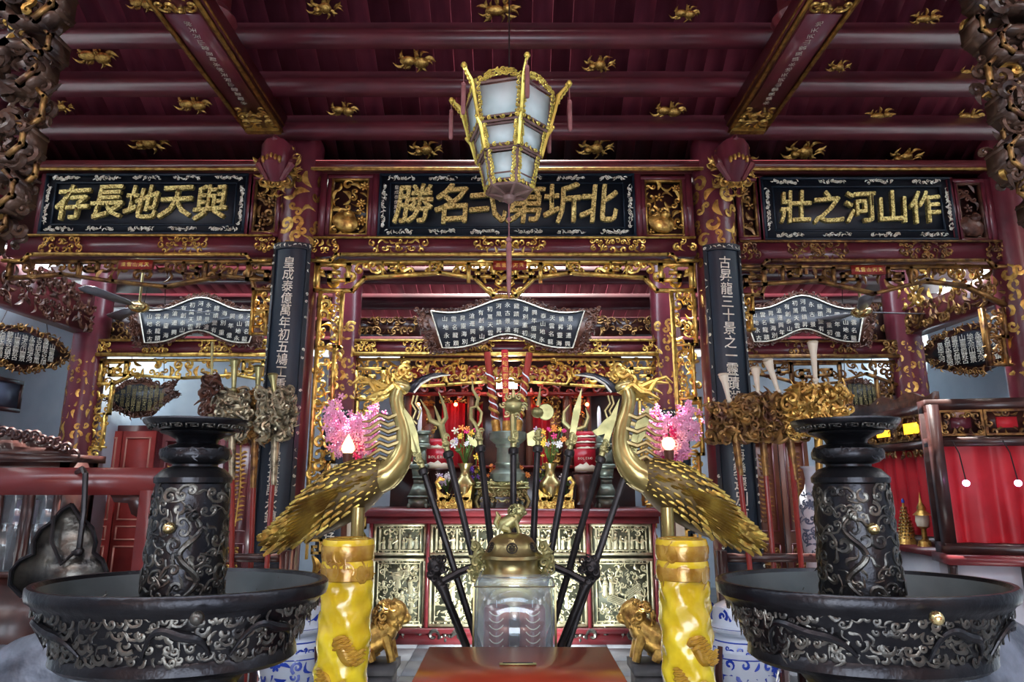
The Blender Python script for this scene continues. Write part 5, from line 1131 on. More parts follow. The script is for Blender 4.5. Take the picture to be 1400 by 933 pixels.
# brass offering table + bronze urn with three dragon incense poles
t = thing('offering_stand', 'carved pale brass stand in the middle of the altar', 'stand', (on(687, 6.3), 6.3, zA1)); x = on(687, 6.3); W = 74 * kA
m = MB(); z0 = zA1; m.bb((x - W/2 + .02, 6.2, z0 + .10), (x + W/2 - .02, 6.42, z0 + .17)); m.bb((x - W/2, 6.18, z0 + .17), (x + W/2, 6.44, z0 + .19)); m.bb((x - W/2 + .01, 6.19, z0 + .21), (x + W/2 - .01, 6.43, z0 + .235)); m.bb((x - W/2 + .04, 6.21, z0 + .19), (x + W/2 - .04, 6.41, z0 + .21)); m.build('top', 'brass_pale', t, smooth=0)
for s in (-1, 1):
    for yy in (6.21, 6.41): MB().tube([(x + s * (W/2 - .03), yy, z0 + .11), (x + s * (W/2 - .005), yy, z0 + .06), (x + s * (W/2 - .03), yy, z0)], [.02, .018, .015], 7, up=(0, 1, 0)).build('leg', 'brass_pale', t)
m = MB(); fill(m, fr((x - W/2 + .03, 6.185, z0 + .095)), W - .06, .075, .04, 2); fill(m, fr((x - W/2 + .05, 6.19, z0 + .05)), W - .1, .05, .04, 3); fill(m, fr((x - W/2 + .01, 6.18, z0 + .2)), W - .02, .05, .04, 4); m.build('carving', 'brass_pale', t)
zu = z0 + .235; xu = on(694, 6.3); ku = kA; t = thing('bronze_urn', 'tall grey green bronze urn on the brass stand', 'urn', (xu, 6.3, zu)); zz = lambda y: P(694, y, 6.3)[2]
MB().lathe([(.10, zu), (24 * ku, zz(658)), (25 * ku, zz(648)), (21 * ku, zz(643)), (17 * ku, zz(641)), (17 * ku, zz(636)), (18 * ku, zz(634)), (16 * ku, zz(632)), (15 * ku, zz(613)), (17 * ku, zz(611)), (17 * ku, zz(608)), (20 * ku, zz(606)), (26 * ku, zz(601)), (27 * ku, zz(593)), (25 * ku, zz(591)), (22 * ku, zz(596)), (.001, zz(597))], 28, (xu, 6.3, 0)).build('urn_body', 'patina', t)
for n, (xa_, ya_, xb_, yb_, lb) in enumerate([(666, 482, 679, 590, 'red dragon incense pole leaning left in the bronze urn'), (690, 479, 693, 592, 'upright red incense pole with gold letters in the bronze urn'), (724, 483, 707, 590, 'red dragon incense pole leaning right in the bronze urn')]):
    a, b = P(xa_, ya_, 6.3 - .03 * (n == 1)), P(xb_, yb_, 6.3 - .03 * (n == 1)); d = a - b; t = thing('incense_pole', lb, 'incense', b, 'large incense poles'); r = 5 * ku
    MB().tube([b, b + d * .25, a], [r * .9, r, r], 12, up=(0, 1, 0)).build('stick', 'cake_red' if n == 1 else 'red_wood', t)
    if n != 1:
        u = d / np.linalg.norm(d); s_ = np.cross(u, V3(0, 1, 0)); pts = [b + d * (.12 + .62 * i / 40) + (s_ * math.cos(i * .55) + V3(0, 1, 0) * math.sin(i * .55)) * r * 1.15 for i in range(41)]
        MB().tube(pts, [.008, .016, .016, .012, .006], 7, up=u).build('coiled_dragon', 'gilt', t); w_ = MB(); pts2 = [b + d * (.12 + .62 * i / 40) - (s_ * math.cos(i * .55) + V3(0, 1, 0) * math.sin(i * .55)) * r * 1.1 for i in range(41)]; w_.tube(pts2, .007, 6, up=u).build('white_coil', 'porcelain', t)
    else:
        g = MB(); 
        for i, ch in enumerate('天地風雲永鎮名'): g.add(glyph(ch), fr(a + (b - a) * (.08 + .085 * i) + V3(0, -r * 1.03, 0)) @ xf(0, 0, 0, 0, .055))
        g.build('lettering', 'gilt_bright', t, smooth=0)
    MB().tube([b - d * .0, b + d * .14], r * 1.25, 10, up=(0, 1, 0)).build('gilt_foot', 'gilt', t)
# bronze candlestick towers with white candles
for px, s, lb in [(572, -1, 'grey green bronze candlestick left, holding a white candle'), (830, 1, 'grey green bronze candlestick right, holding a white candle')]:
    Y = 6.3; x = on(px, Y); zz = lambda y: P(px, y, Y)[2]; q = lambda p: p * kA; t = thing('bronze_candlestick', lb, 'candlestick', (x, Y, zA1), 'bronze candlesticks'); m = MB()
    for (w0, y0, w1, y1) in [(13, 694, 12, 680), (14, 681, 14, 678), (13, 678, 7, 662), (7, 662, 7, 655), (8.5, 655, 8.5, 652), (8, 652, 10, 640), (12, 640, 12, 635), (9, 635, 8, 612), (13, 612, 13, 607), (12, 607, 12, 594), (14, 594, 14, 590)]:
        a, b = zz(y0), zz(y1); V = np.array([(x + sx * q(w), Y + sy * q(w), z) for w, z in ((w0, a), (w1, b)) for sx, sy in ((-1, -1), (1, -1), (1, 1), (-1, 1))]); m.add((V, [np.array(((0,3,2,1),(4,5,6,7),(0,1,5,4),(1,2,6,5),(2,3,7,6),(3,0,4,7)))]))
    m.build('stand_body', 'patina', t, smooth=0)
    for ax in (-1, 1):
        for ay in (-1, 1): MB().ball((x + ax * q(12), Y + ay * q(12), zA1 + .02), (.02, .02, .025), 7, 5).build('foot', 'patina', t)
    c = tag(MB().lathe([(.016, zz(590)), (.02, zz(585)), (.019, zz(565)), (.012, zz(558)), (.001, zz(555))], 12, (x - (.01 if s < 0 else .05), Y, 0)).build('white_candle', 'white'), 'white candle standing on the %s bronze candlestick' % ('left' if s < 0 else 'right'), 'candle', 'white candles')
# cake boxes
def cake_box(x0, y0, x1, y1, Y, text, label, cream=True):
    a, b = P(x0, y1, Y), P(x1, y0, Y); t = thing('cake_box', label, 'box', ((a[0] + b[0]) / 2, Y, a[2]), 'red cake boxes'); W, H = b[0] - a[0], b[2] - a[2]
    MB().bb((a[0], Y, a[2]), (b[0], Y + .09, b[2])).build('carton', 'cake_red', t, smooth=0)
    if cream:
        o = [(0, 0), (W, 0), (W, H * .22), (W * .82, H * .3), (W * .7, H * .26), (W * .55, H * .42), (W * .4, H * .3), (W * .25, H * .34), (W * .1, H * .24), (0, H * .2)]
        MB().prism(o, .004, fr((a[0], Y - .002, a[2]))).build('printed_cloud', 'cream', t, smooth=0)
    if text:
        g = MB(); n = len(text)
        for i, ch in enumerate(text): g.add(glyph(ch, .01), fr((a[0] + W * (.14 + .72 * (i + .5) / n), Y - .003, a[2] + H * .58)) @ xf(0, 0, 0, 0, W * .11, W * .11))
        g.build('lettering', 'cream', t, smooth=0)
def tray(x0, x1, y, Y, label):
    a, b = P(x0, y, Y), P(x1, y, Y); t = thing('offering_tray', label, 'stand', ((a[0] + b[0]) / 2, Y, zA1), 'dark offering trays')
    MB().bb((a[0], Y - .03, a[2] - .02), (b[0], Y + .16, a[2])).build('tray_top', 'dark_wood', t, smooth=0); c = (a[0] + b[0]) / 2
    MB().lathe([(.09, zA1), (.07, zA1 + .03), (.045, zA1 + .1), (.08, a[2] - .02)], 16, (c, Y + .06, 0)).build('tray_foot', 'dark_wood', t)
tray(580, 616, 641, 6.42, 'dark tray under the left red cake boxes'); tray(784, 815, 645, 6.42, 'dark tray under the right red cake boxes')
cake_box(580, 614, 614, 641, 6.41, 'BOLERO', 'red cake box lettered in white on the left dark tray'); cake_box(584, 600, 610, 614, 6.43, '', 'small red cake box on top of the left lettered box'); cake_box(556, 612, 578, 641, 6.5, '', 'red cake box half hidden behind the left bronze candlestick')
cake_box(786, 614, 814, 645, 6.41, 'BOLERO', 'red cake box lettered in white on the right dark tray')
for i in range(3): cake_box(788, 606 - 8 * i, 816, 614 - 8 * i, 6.43, '', ['lowest', 'middle', 'topmost'][i] + ' flat red carton stacked on the right cake box')
# vases with flowers
def bouquet(t, c, h, rad, cols, n, seed, size=.03):
    rg = random.Random(seed); parts = {}
    st = MB()
    for i in range(n):
        a = rg.uniform(0, 6.28); r = rad * math.sqrt(rg.random()); p = c + V3(r * math.cos(a), r * math.sin(a) * .6, h * rg.uniform(.55, 1)); st.tube([c, c + (p - c) * .5 + V3(0, 0, .02), p], .003, 4, up=(0, 1, 0))
        col = rg.choice(cols); n_ = V3(rg.uniform(-.5, .5), -1, rg.uniform(-.2, .8)); MB().add(ST['flower'][i % 2], fr(p, np.cross(n_, (.1, 0, 1)), np.cross(n_, np.cross(n_, (.1, 0, 1)))) @ xf(0, 0, 0, a, size * rg.uniform(.9, 1.6))).build('flower', col, t)
        if i % 2: st.add(ST['leaf'][0], fr(c + (p - c) * .7) @ xf(0, 0, 0, a, .05))
    st.build('stems', 'leaf', t, stuff=True)
for px, lb, sd in [(635, 'brass vase of mixed flowers left of the bronze urn', 5), (753, 'brass vase of mixed flowers right of the bronze urn', 6)]:
    Y = 6.28; x = on(px, Y); zz = lambda y: P(px, y, Y)[2]; q = lambda p: p * kA; t = thing('flower_vase', lb, 'vase', (x, Y, zA1), 'brass flower vases')
    MB().lathe([(q(12), zA1), (q(14), zz(690)), (q(13), zz(680)), (q(16), zz(668)), (q(15), zz(660)), (q(8), zz(652)), (q(6), zz(646)), (q(7), zz(640)), (q(11), zz(634)), (q(10), zz(634)), (.001, zz(640))], 22, (x, Y, 0)).build('vase_body', 'brass', t)
    bouquet(t, V3(x, Y, zz(638)), .36, .15, ['orange', 'white', 'blossom_deep', 'yellow', 'lilac', 'cream'], 16, sd, .05)
for px, lb in [(621, 'gold dragon boat ornament on a gold base, left of the brass stand'), (760, 'gold dragon boat ornament on a gold base, right of the brass stand')]:
    Y = 6.16; x = on(px, Y); zz = lambda y: P(px, y, Y)[2]; q = lambda p: p * kA; s = 1 if px < 700 else -1; t = thing('gold_boat', lb, 'ornament', (x, Y, zA1), 'gold boat ornaments')
    m = MB(); m.bb((x - q(24), Y - .05, zA1), (x + q(24), Y + .05, zz(686))); m.bb((x - q(20), Y - .04, zz(686)), (x + q(20), Y + .04, zz(680))); fill(m, fr((x - q(24), Y - .055, zA1)), q(48), .08, .035, 3); m.build('base', 'gilt_bright', t)
    o = [(-22, 684), (-24, 668), (-18, 674), (-8, 680), (8, 680), (18, 674), (24, 664), (22, 682), (10, 688), (-10, 688)]; m = MB(); m.prism([(x + q(a), zz(b)) for a, b in o], .08, fr((0, Y, 0))); fill(m, fr((x - q(16), Y - .045, zz(684))), q(32), .06, .03, 5, kinds=('leaf', 'curl')); m.tube([(x - s * q(20), Y, zz(670)), (x - s * q(25), Y, zz(660)), (x - s * q(20), Y, zz(654)), (x - s * q(14), Y, zz(657))], [.02, .018, .02, .012], 7, up=(0, 1, 0)); m.build('hull', 'gilt_bright', t)
for px, py, n, col, lb in [(612, 655, 14, ['lilac', 'white'], 'pale lilac lilies behind the left gold boat'), (775, 657, 10, ['lilac', 'white'], 'pale lilies behind the right gold boat'), (646, 645, 5, ['violet'], 'violet flowers between left vase and bronze urn'), (741, 647, 5, ['violet'], 'violet flowers between right vase and bronze urn'), (673, 640, 4, ['orange'], 'orange flower left of the bronze urn foot'), (714, 640, 4, ['orange'], 'orange flower right of the bronze urn foot'), (651, 625, 6, ['yellow'], 'yellow flowers beside the left weapon pole'), (741, 627, 6, ['yellow'], 'yellow flowers beside the right weapon pole')]:
    Y = 6.36; c = P(px, py, Y); t = thing('cut_flowers', lb, 'flowers', (c[0], Y, zA1), 'cut flowers on the altar'); rg = random.Random(px)
    MB().lathe([(.03, zA1), (.045, zA1 + .05), (.03, zA1 + .10), (.04, zA1 + .12)], 12, (c[0], Y, 0)).build('small_pot', 'patina', t); bouquet(t, V3(c[0], Y, zA1 + .1), c[2] - zA1 - .06, .06 if n < 8 else .11, col, n, px, .045)
t = thing('lacquer_pot', 'dark turned wooden pot near the right end of the altar', 'pot', (on(798, 6.2), 6.2, zA1)); zz = lambda y: P(798, y, 6.2)[2]
MB().lathe([(.08, zA1), (.095, zz(690)), (.07, zz(682)), (.075, zz(672)), (.06, zz(664)), (.085, zz(655)), (.09, zz(650)), (.07, zz(649))], 22, (on(798, 6.2), 6.2, 0)).build('pot_body', 'dark_wood', t)
# ------------------------------------------------------------------ red lit shrine behind the altar
YS = 7.7; q7 = lambda x, y: P(x, y, YS); k7 = PXm(YS, 1.8)
t = thing('shrine', 'dark red shrine with carved lintel behind the altar', 'shrine', (q7(693, 640)[0], YS, 0))
a, b = q7(545, 548), q7(850, 505)
MB().bb((a[0], YS, 0), (b[0], YS + .5, b[2] + .3)).build('back_wall', 'dark_wood', t, smooth=0)
m = MB(); m.bb((a[0], YS - .28, q7(0, 520)[2]), (b[0], YS - .2, q7(0, 508)[2])); m.bb((a[0], YS - .25, q7(0, 545)[2]), (b[0], YS - .2, q7(0, 540)[2])); m.build('lintel', 'red_wood', t, smooth=0)
fill(MB(), fr((a[0], YS - .26, q7(0, 545)[2])), b[0] - a[0], q7(0, 520)[2] - q7(0, 545)[2], .10, 8).build('carving', 'red_wood', t)
fill(MB(), fr((a[0], YS - .29, q7(0, 522)[2])), b[0] - a[0], q7(0, 507)[2] - q7(0, 522)[2], .07, 9).build('carving', 'red_wood', t)
for (x0, x1) in [(556, 566), (640, 650), (718, 728), (768, 780), (800, 806)]:
    c = q7((x0 + x1) / 2, 560); MB().lathe([((x1 - x0) * k7 / 2, 0), ((x1 - x0) * k7 / 2, q7(0, 540)[2])], 14, (c[0], YS - .16, 0)).build('pillar', 'brown_wood', t)
for (x0, x1) in [(578, 594), (752, 766), (783, 797)]:
    c0, c1 = q7(x0, 600), q7(x1, 600); pn = MB().bb((c0[0], YS - .08, .9), (c1[0], YS - .03, q7(0, 540)[2])).build('carved_post', 'brown_wood', t, smooth=0); fill(MB(), fr((c0[0], YS - .09, 1.0)), c1[0] - c0[0], q7(0, 540)[2] - 1.0, .07, x0).build('carving', 'gilt', pn)
for (x0, x1) in [(604, 636), (722, 756), (652, 660)]:
    c0, c1 = q7(x0, 600), q7(x1, 600); W = c1[0] - c0[0]; n = max(8, int(W / .018)); V = []; zt_ = q7(0, 552)[2]
    for i in range(n + 1):
        x = c0[0] + W * i / n; y = YS - .06 - .02 * math.sin(i * 1.3); V += [(x, y, .9), (x, y, zt_)]
    V = np.array(V); i = np.arange(n) * 2; MB().add((V, [np.stack((i, i + 2, i + 3, i + 1), -1)])).build('red_curtain', 'curtain', t)
    v = MB(); fill(v, fr((c0[0], YS - .1, zt_ - .03)), W, .14, .07, x0); v.build('carving', 'gilt', t)
for x in (575, 625, 735, 800):
    c = q7(x, 556); MB().ball((c[0], YS - .2, c[2]), .022, 8, 6).build('red_bulb', 'lamp_red', t)
L = thing('lit_lantern', 'small square white lantern glowing behind the incense poles', 'lantern', q7(692, 535)); a, b = P(679, 534, 7.2), P(707, 516, 7.2)
MB().bb((a[0], 7.16, a[2]), (b[0], 7.3, b[2])).build('shade', 'lamp_white', L, smooth=0); m = MB()
for z in (a[2], b[2]): m.bb((a[0] - .015, 7.145, z - .012), (b[0] + .015, 7.315, z + .012))
m.build('lantern_frame', 'red_wood', L, smooth=0); MB().tube([((a[0] + b[0]) / 2, 7.23, b[2]), ((a[0] + b[0]) / 2, 7.23, RC(7.23) + .12)], .004, 5).build('cord', 'iron', L)
# ------------------------------------------------------------------ pink blossom in vases, lamps beside them
def blossom(px, py, label, lab2, seed, flip, bulb):
    Y = 4.62; c = P(px, py, Y); k = PXm(Y); rg = random.Random(seed); zb_ = P(px, 648, Y)[2]
    t = thing('blossom_vase', label, 'flowers', (c[0], Y, 0), 'pink blossom in vases'); q = lambda x, y, dy=0: P(x if not flip else 1402 - x, y, Y + dy)
    MB().lathe([(.04, .75), (.06, .80), (.065, zb_ - .06), (.04, zb_ + .02), (.035, zb_ + .05), (.045, zb_ + .08)], 18, (c[0], Y, 0)).build('vase_body', 'cream', t)
    bs = MB(); base = V3(c[0], Y, zb_ + .06); pt = MB(); pd = MB()
    tips = [(456, 552), (450, 575), (462, 566), (470, 580), (478, 566), (486, 590), (500, 566), (512, 560), (518, 572), (505, 585), (490, 575), (466, 600), (497, 605), (460, 588), (480, 600), (508, 574)]
    for n, (x, y) in enumerate(tips):
        e = q(x + 0, y, rg.uniform(-.12, .12)); bs.tube([base, base + (e - base) * .5 + V3(0, 0, .03), e], [.009, .006, .003], 5, up=(0, 1, 0))
        for i in range(34):
            u = rg.uniform(.35, 1.02); p = base + (e - base) * u + V3(rg.gauss(0, .035), rg.gauss(0, .035), rg.gauss(0, .03)); nn_ = V3(rg.uniform(-1, 1), -1, rg.uniform(-.6, 1))
            tgt = pd if (n in (12, 5, 14) and rg.random() < .75) else pt
            tgt.add(ST['flower'][0], fr(p, np.cross(nn_, (.1, .05, 1)), np.cross(nn_, np.cross(nn_, (.1, .05, 1)))) @ xf(0, 0, 0, rg.uniform(0, 6), rg.uniform(.045, .068)))
    bs.build('branches', 'bark', t, stuff=True); pt.build('petals', 'blossom', t); pd.build('petals', 'blossom_deep', t)
    s = thing('plant_stand', lab2 + ' blossom vase', 'stand', (c[0], Y, 0), 'blossom stands'); MB().lathe([(.14, .71), (.16, .73), (.14, .75), (.02, .75)], 20, (c[0], Y, 0)).build('stand_top', 'dark_wood', s); MB().lathe([(.15, 0), (.12, .04), (.04, .1), (.035, .5), (.1, .71)], 16, (c[0], Y, 0)).build('stand_leg', 'dark_wood', s)
    bx, by = bulb; p = P(bx, by, 4.45); l = thing('electric_candle', 'lit electric candle lamp in front of the %s blossom' % ('right' if flip else 'left'), 'lamp', (p[0], 4.45, 0), 'electric candle lamps'); r = 9 * PXm(4.45)
    if flip: MB().ball(p, r, 14, 10).build('bulb', 'bulb_warm', l)
    else: MB().lathe([(r * .6, -r), (r, -r * .5), (r * .95, .1 * r), (r * .6, r * .9), (.001, r * 1.9)], 14, p).build('bulb', 'bulb_warm', l)
    MB().lathe([(.09, 0), (.08, .03), (.02, .06), (.02, p[2] - .25), (.035, p[2] - .2), (.02, p[2] - .15), (.03, p[2] - .1), (.035, p[2] - r)], 14, (p[0], 4.45, 0)).build('candle_holder', 'brown_wood', l)
blossom(485, 600, 'pink peach blossom in a vase, left of the altar', 'turned dark stand under the left', 4, False, (476, 611))
blossom(917, 600, 'pink peach blossom in a vase, right of the altar', 'turned dark stand under the right', 9, True, (914, 607))
# ================================================================== left side
# red gong frame with a cloud shaped bronze gong
YF = 2.95; kF = PXm(YF)
a, b = P(-140, 636, YF), P(232, 636, YF); zt6, zb6 = P(100, 640, YF)[2], P(100, 677, YF)[2]
t = thing('gong_frame', 'red wooden frame carrying the cloud shaped gong, left edge', 'frame', ((a[0] + b[0]) / 2, YF, 0))
MB().bb((a[0], YF - .04, zb6), (b[0] + .02, YF + .04, zt6)).build('top_bar', 'rail_red', t, smooth=0)
for x in (a[0] + .1, b[0] - .03): MB().bb((x - .06, YF - .05, 0), (x + .06, YF + .05, zb6 + .02)).build('post', 'rail_red', t, smooth=0)
br = MB(); xb = b[0] - .09; br.prism([(xb, zb6), (xb - .14, zb6), (xb - .12, zb6 - .03), (xb - .06, zb6 - .035), (xb - .04, zb6 - .08), (xb, zb6 - .10)], .05, fr((0, YF, 0))); br.build('bracket', 'dark_wood', t, smooth=0)
MB().bb((a[0] - .1, YF - .06, 0), (b[0] + .05, YF + .06, .06)).build('foot_beam', 'rail_red', t, smooth=0)
q = lambda x, y, dy=-.02: P(x, y, YF - .1 + dy)
g = thing('cloud_gong', 'dark bronze cloud shaped gong hanging from the red frame', 'gong', q(80, 800))
o = [(98, 690), (110, 708), (126, 722), (131, 742), (128, 756), (140, 766), (146, 782), (138, 802), (118, 814), (96, 806), (78, 812), (52, 812), (30, 816), (14, 800), (16, 780), (28, 766), (46, 758), (46, 740), (56, 724), (74, 712), (84, 698)]
mm = MB(); mm.prism([(q(x, y)[0], q(x, y)[2]) for x, y in o][::-1], .035, fr((0, YF - .12, 0))); mm.build('gong_plate', 'bronze_worn', g, smooth=0)
mm = MB(); mm.tube([q(x, y, -.045) for x, y in o + [o[0]]], .009, 6, up=(0, 1, 0)); mm.build('rim', 'bronze_dark', g)
k = MB(); k.tube([q(104, 655, .1), q(106, 645, .06), q(112, 641, -.02), q(117, 648, -.06), q(115, 700, -.07), q(108, 752, -.06), q(100, 757, -.06)], .011, 7); k.ball(q(108, 755, -.06), .02, 8, 6); k.build('hook', 'iron', g)
k = MB(); k.tube([q(74, 705, -.06), q(70, 740, -.06), q(84, 772, -.06), q(100, 757, -.06)], .008, 6); k.build('chain', 'iron', g)
# dark glass fronted cabinet with arched crest
YK = 4.5; q = lambda x, y: P(x, y, YK); x0, x1 = q(-120, 650)[0], q(88, 650)[0]; z2 = q(40, 632)[2]
t = thing('display_cabinet', 'dark glass fronted cabinet with an arched crest, behind the gong frame', 'cabinet', ((x0 + x1) / 2, YK, 0))
c = MB(); c.bb((x0, YK, 0), (x1, YK + .06, .75)); c.bb((x0, YK + .3, .75), (x1, YK + .35, z2)); c.bb((x0, YK, .75), (x0 + .04, YK + .35, z2)); c.bb((x1 - .04, YK, .75), (x1, YK + .35, z2)); c.bb((x0 - .04, YK - .04, z2), (x1 + .04, YK + .37, z2 + .05)); c.bb((x0, YK, z2 - .1), (x1, YK + .04, z2)); c.build('case', 'dark_wood', t, smooth=0)
n = 5
for i in range(n):
    xa_, xb_ = x0 + (x1 - x0) * i / n, x0 + (x1 - x0) * (i + 1) / n
    d = MB(); edgebox(d, fr((xa_, YK - .01, .75)), xb_ - xa_, z2 - .85, .035, .03); dr = d.build('door', 'dark_wood', t, smooth=0)
    MB().bb((xa_ + .035, YK - .006, .785), (xb_ - .035, YK - .002, z2 - .135)).build('glass', 'case_glass', dr, smooth=0)
for z in (1.05, 1.32): MB().bb((x0 + .04, YK + .05, z), (x1 - .04, YK + .3, z + .02)).build('shelf', 'dark_wood', t, smooth=0)
cr_ = [(x0 + (x1 - x0) * u, z2 + .05 + .15 * math.sin(pi * u) ** .7) for u in np.linspace(0, 1, 19)]; MB().prism(cr_[::-1], .05, fr((0, YK + .1, 0))).build('arched_crest', 'dark_wood', t, smooth=0)
m = MB(); rg = random.Random(1)
for (x, z) in cr_: m.add(ST['curl'][0], fr((x, YK + .06, z)) @ xf(0, 0, 0, rg.uniform(0, 6), .09))
m.build('carving', 'dark_wood', t)
for n, (u, z, cl, w_, h_, lb) in enumerate([(.84, 1.34, 'yellow', .13, .17, 'yellow booklet on the upper cabinet shelf'), (.96, 1.34, 'cream', .06, .15, 'cream booklet beside the yellow one in the cabinet'), (.66, 1.34, 'leaf', .10, .16, 'green booklet on the upper cabinet shelf'), (.86, 1.07, 'porcelain', .16, .10, 'pale box on the lower cabinet shelf'), (.67, 1.07, 'lilac', .14, .16, 'lilac box on the lower cabinet shelf')]):
    x = x0 + (x1 - x0) * u; bk = thing('book', lb, 'book', (x, YK + .15, z), 'things in the cabinet'); MB().box((x, YK + .17, z + h_ / 2), (w_, .03, h_), Rx(-.12)).build('cover', cl, bk, smooth=0); MB().box((x, YK + .150, z + h_ * .62), (w_ * .6, .004, h_ * .3), Rx(-.12)).build('printed_band', 'white', bk, smooth=0)
# picture on the left wall
c = PX(8, 541, -XW + .03); t = thing('wall_picture', 'small dark framed picture on the blue left wall', 'picture', c); M = fr((-XW + .02, c[1] - .2, c[2] - .16), (0, 1, 0), (0, 0, 1))
m = MB(); edgebox(m, M, .42, .34, .04, .04); m.build('frame', 'dark_wood', t, smooth=0); MB().add(g_box((.21, .17, 0), (.36, .28, .02)), M).build('print', 'cobalt_grey', t, smooth=0)
# red panelled doors on the back wall, left
YD = 8.9
def leaf_door(xa, xb, z1, label, num, mt, trim, open_=0, Y=YD):
    root = struct(MB().bb((xa - .06, Y + .02, 0), (xb + .06, Y + .1, z1 + .08)).build('door_%d' % num, 'lacquer_red', smooth=0)); n = 2
    for i in range(n):
        x0, x1 = xa + (xb - xa) * i / n, xa + (xb - xa) * (i + 1) / n; W = x1 - x0
        lf = MB().bb((x0 + .01, Y - .03, .02), (x1 - .01, Y + .01, z1)).build('leaf', mt, root, smooth=0)
        for (za, zb) in [(.1, .55), (.62, .8), (.87, 1.35), (1.42, z1 - .08)]:
            f = MB(); edgebox(f, fr((x0 + .06, Y - .035, za)), W - .12, zb - za, .018, .02); f.build('panel_moulding', trim, lf, smooth=0)
leaf_door(P(112, 680, YD)[0], P(206, 680, YD)[0], P(150, 590, YD)[2], '', 1, 'red_door', 'pink_trim')
# folding doors with gold painting between the rows of columns
def folding(x0, x1, y0, label, gm, mt, seed, n=3):
    Y = Y2 - .02; xa, xb = P(x0, 680, Y)[0], P(x1, 680, Y)[0]; z1 = P(x0, y0, Y)[2]; t = thing('folding_door', label, 'door', ((xa + xb) / 2, Y, 0), 'painted folding doors')
    for i in range(n):
        a, b = xa + (xb - xa) * i / n, xa + (xb - xa) * (i + 1) / n; W = b - a; lf = MB().bb((a + .008, Y - .02, 0.02), (b - .008, Y + .02, z1)).build('leaf', mt, t, smooth=0)
        for (za, zb) in [(.12, .4), (.5, .8), (.9, z1 - .1)]:
            f = MB(); edgebox(f, fr((a + .05, Y - .025, za)), W - .1, zb - za, .014, .02); f.build('moulding', 'lacquer_red', lf, smooth=0)
            m = MB(); rg = random.Random(seed + i); cx_ = (a + b) / 2
            if zb - za > .5:
                m.tube([(cx_, Y - .022, za + .05), (cx_ + .02, Y - .022, (za + zb) / 2), (cx_ - .01, Y - .022, zb - .05)], .008, 4, up=(0, 1, 0))
                for q_ in range(16):
                    zz_ = za + .1 + (zb - za - .18) * q_ / 16; w2 = (W / 2 - .07) * rg.uniform(.6, 1)
                    for s in (-1, 1): m.add(ST['leaf'][0], fr((cx_ + s * w2 * .5, Y - .024, zz_)) @ xf(0, 0, 0, .3 if s > 0 else pi - .3, w2, .05, .02))
            else: fill(m, fr((a + .07, Y - .022, za + .03)), W - .14, zb - za - .06, .07, seed, z=0, zj=.02)
            m.build('carving', gm, lf)
folding(214, 348, 588, 'red folding doors with gold painted trees, right of the left bronze tower', 'gilt', 'lacquer_red', 3)
folding(1026, 1110, 590, 'brown folding doors with gold carving, behind the right ceremonial poles', 'gilt_dark', 'brown_wood', 5, 2)
# ================================================================== ceremonial standards on both sides
def standard(x0, y0, x1, yb, hx, hy, hw, hh, label, Y, gm, seed, tip='flute', group='ceremonial standards'):
    """tip pixel (x0,y0), pole down to (x1,yb); carved head around (hx,hy)"""
    q = lambda x, y, dy=0: P(x, y, Y + dy); k = PXm(Y, 1.6); a, b = q(x0, y0), q(x1, yb); d = (b - a) / np.linalg.norm(b - a); foot = b + d * ((b[2] - .05) / -d[2]); hc = q(hx, hy)
    t = thing('ceremonial_standard', label, 'standard', foot, group)
    MB().tube([foot, hc + d * hh * k * .3], .017, 9, up=(0, 1, 0)).build('pole', 'red_wood', t); MB().tube([hc + d * hh * k * .4, hc + d * hh * k * 1.6], [.028, .02, .03, .02], 9, up=(0, 1, 0)).build('sleeve', gm, t)
    m = MB(); rg = random.Random(seed); n = int(hw * hh / 14)
    for i in range(n):
        p = q(hx + rg.uniform(-.5, .5) * hw, hy + rg.uniform(-.5, .5) * hh, rg.uniform(-.09, .09)); kk = rg.choice(('curl', 'leaf', 'flame', 'cloud', 'scurl')); nn_ = V3(rg.uniform(-.7, .7), -1, rg.uniform(-.6, .6))
        m.add(ST[kk][rg.randrange(len(ST[kk]))], fr(p, np.cross(nn_, (.1, 0, 1)), np.cross(nn_, np.cross(nn_, (.1, 0, 1)))) @ xf(0, 0, 0, rg.uniform(0, 6.28), rg.uniform(.07, .13)))
    m.ball(hc, (hw * k * .3, .06, hh * k * .3), 10, 8); m.build('carved_head', gm, t, stuff=True)
    e = MB(); u = (a - hc); e.tube([hc + u * .25, hc + u * .6, hc + u * .85, a], [.010, .016, .022, .034] if tip == 'flute' else [.008, .009, .009, .010], 10, up=(0, 1, 0))
    if tip == 'flute': e.lathe([(.03, 0), (.038, .008), (.03, .016), (.012, .018)], 10, a); e.ball(hc + u * .45, .022, 8, 6)
    e.build('finial', 'brass_pale' if x0 < 700 else 'cream', t)
standard(290, 468, 288, 760, 289, 552, 17, 66, 'slim standard with a reddish carved rod, left of the grey carved heads', 4.5, 'carved_brown', 2, 'rod')
standard(321, 494, 318, 760, 318, 566, 42, 56, 'standard with a grey gold carved head nearest the left tower dish', 4.42, 'silver_gilt', 3)
standard(354, 503, 344, 760, 350, 570, 46, 60, 'middle standard of the grey gold carved heads on the left', 4.5, 'gilt_dark', 4)
standard(373, 514, 362, 760, 378, 566, 44, 60, 'standard with grey gold carved head over the left couplet board', 4.40, 'silver_gilt', 5)
standard(989, 514, 1020, 760, 1003, 576, 54, 46, 'standard with a gold carved head over the right couplet board', 4.40, 'gilt_dark', 6)
standard(1033, 505, 1056, 760, 1040, 570, 52, 50, 'second gold carved standard right of the right couplet board', 4.5, 'gilt_dark', 7)
standard(1050, 494, 1086, 760, 1076, 572, 54, 52, 'third gold carved standard from the right couplet board', 4.42, 'gilt_dark', 8)
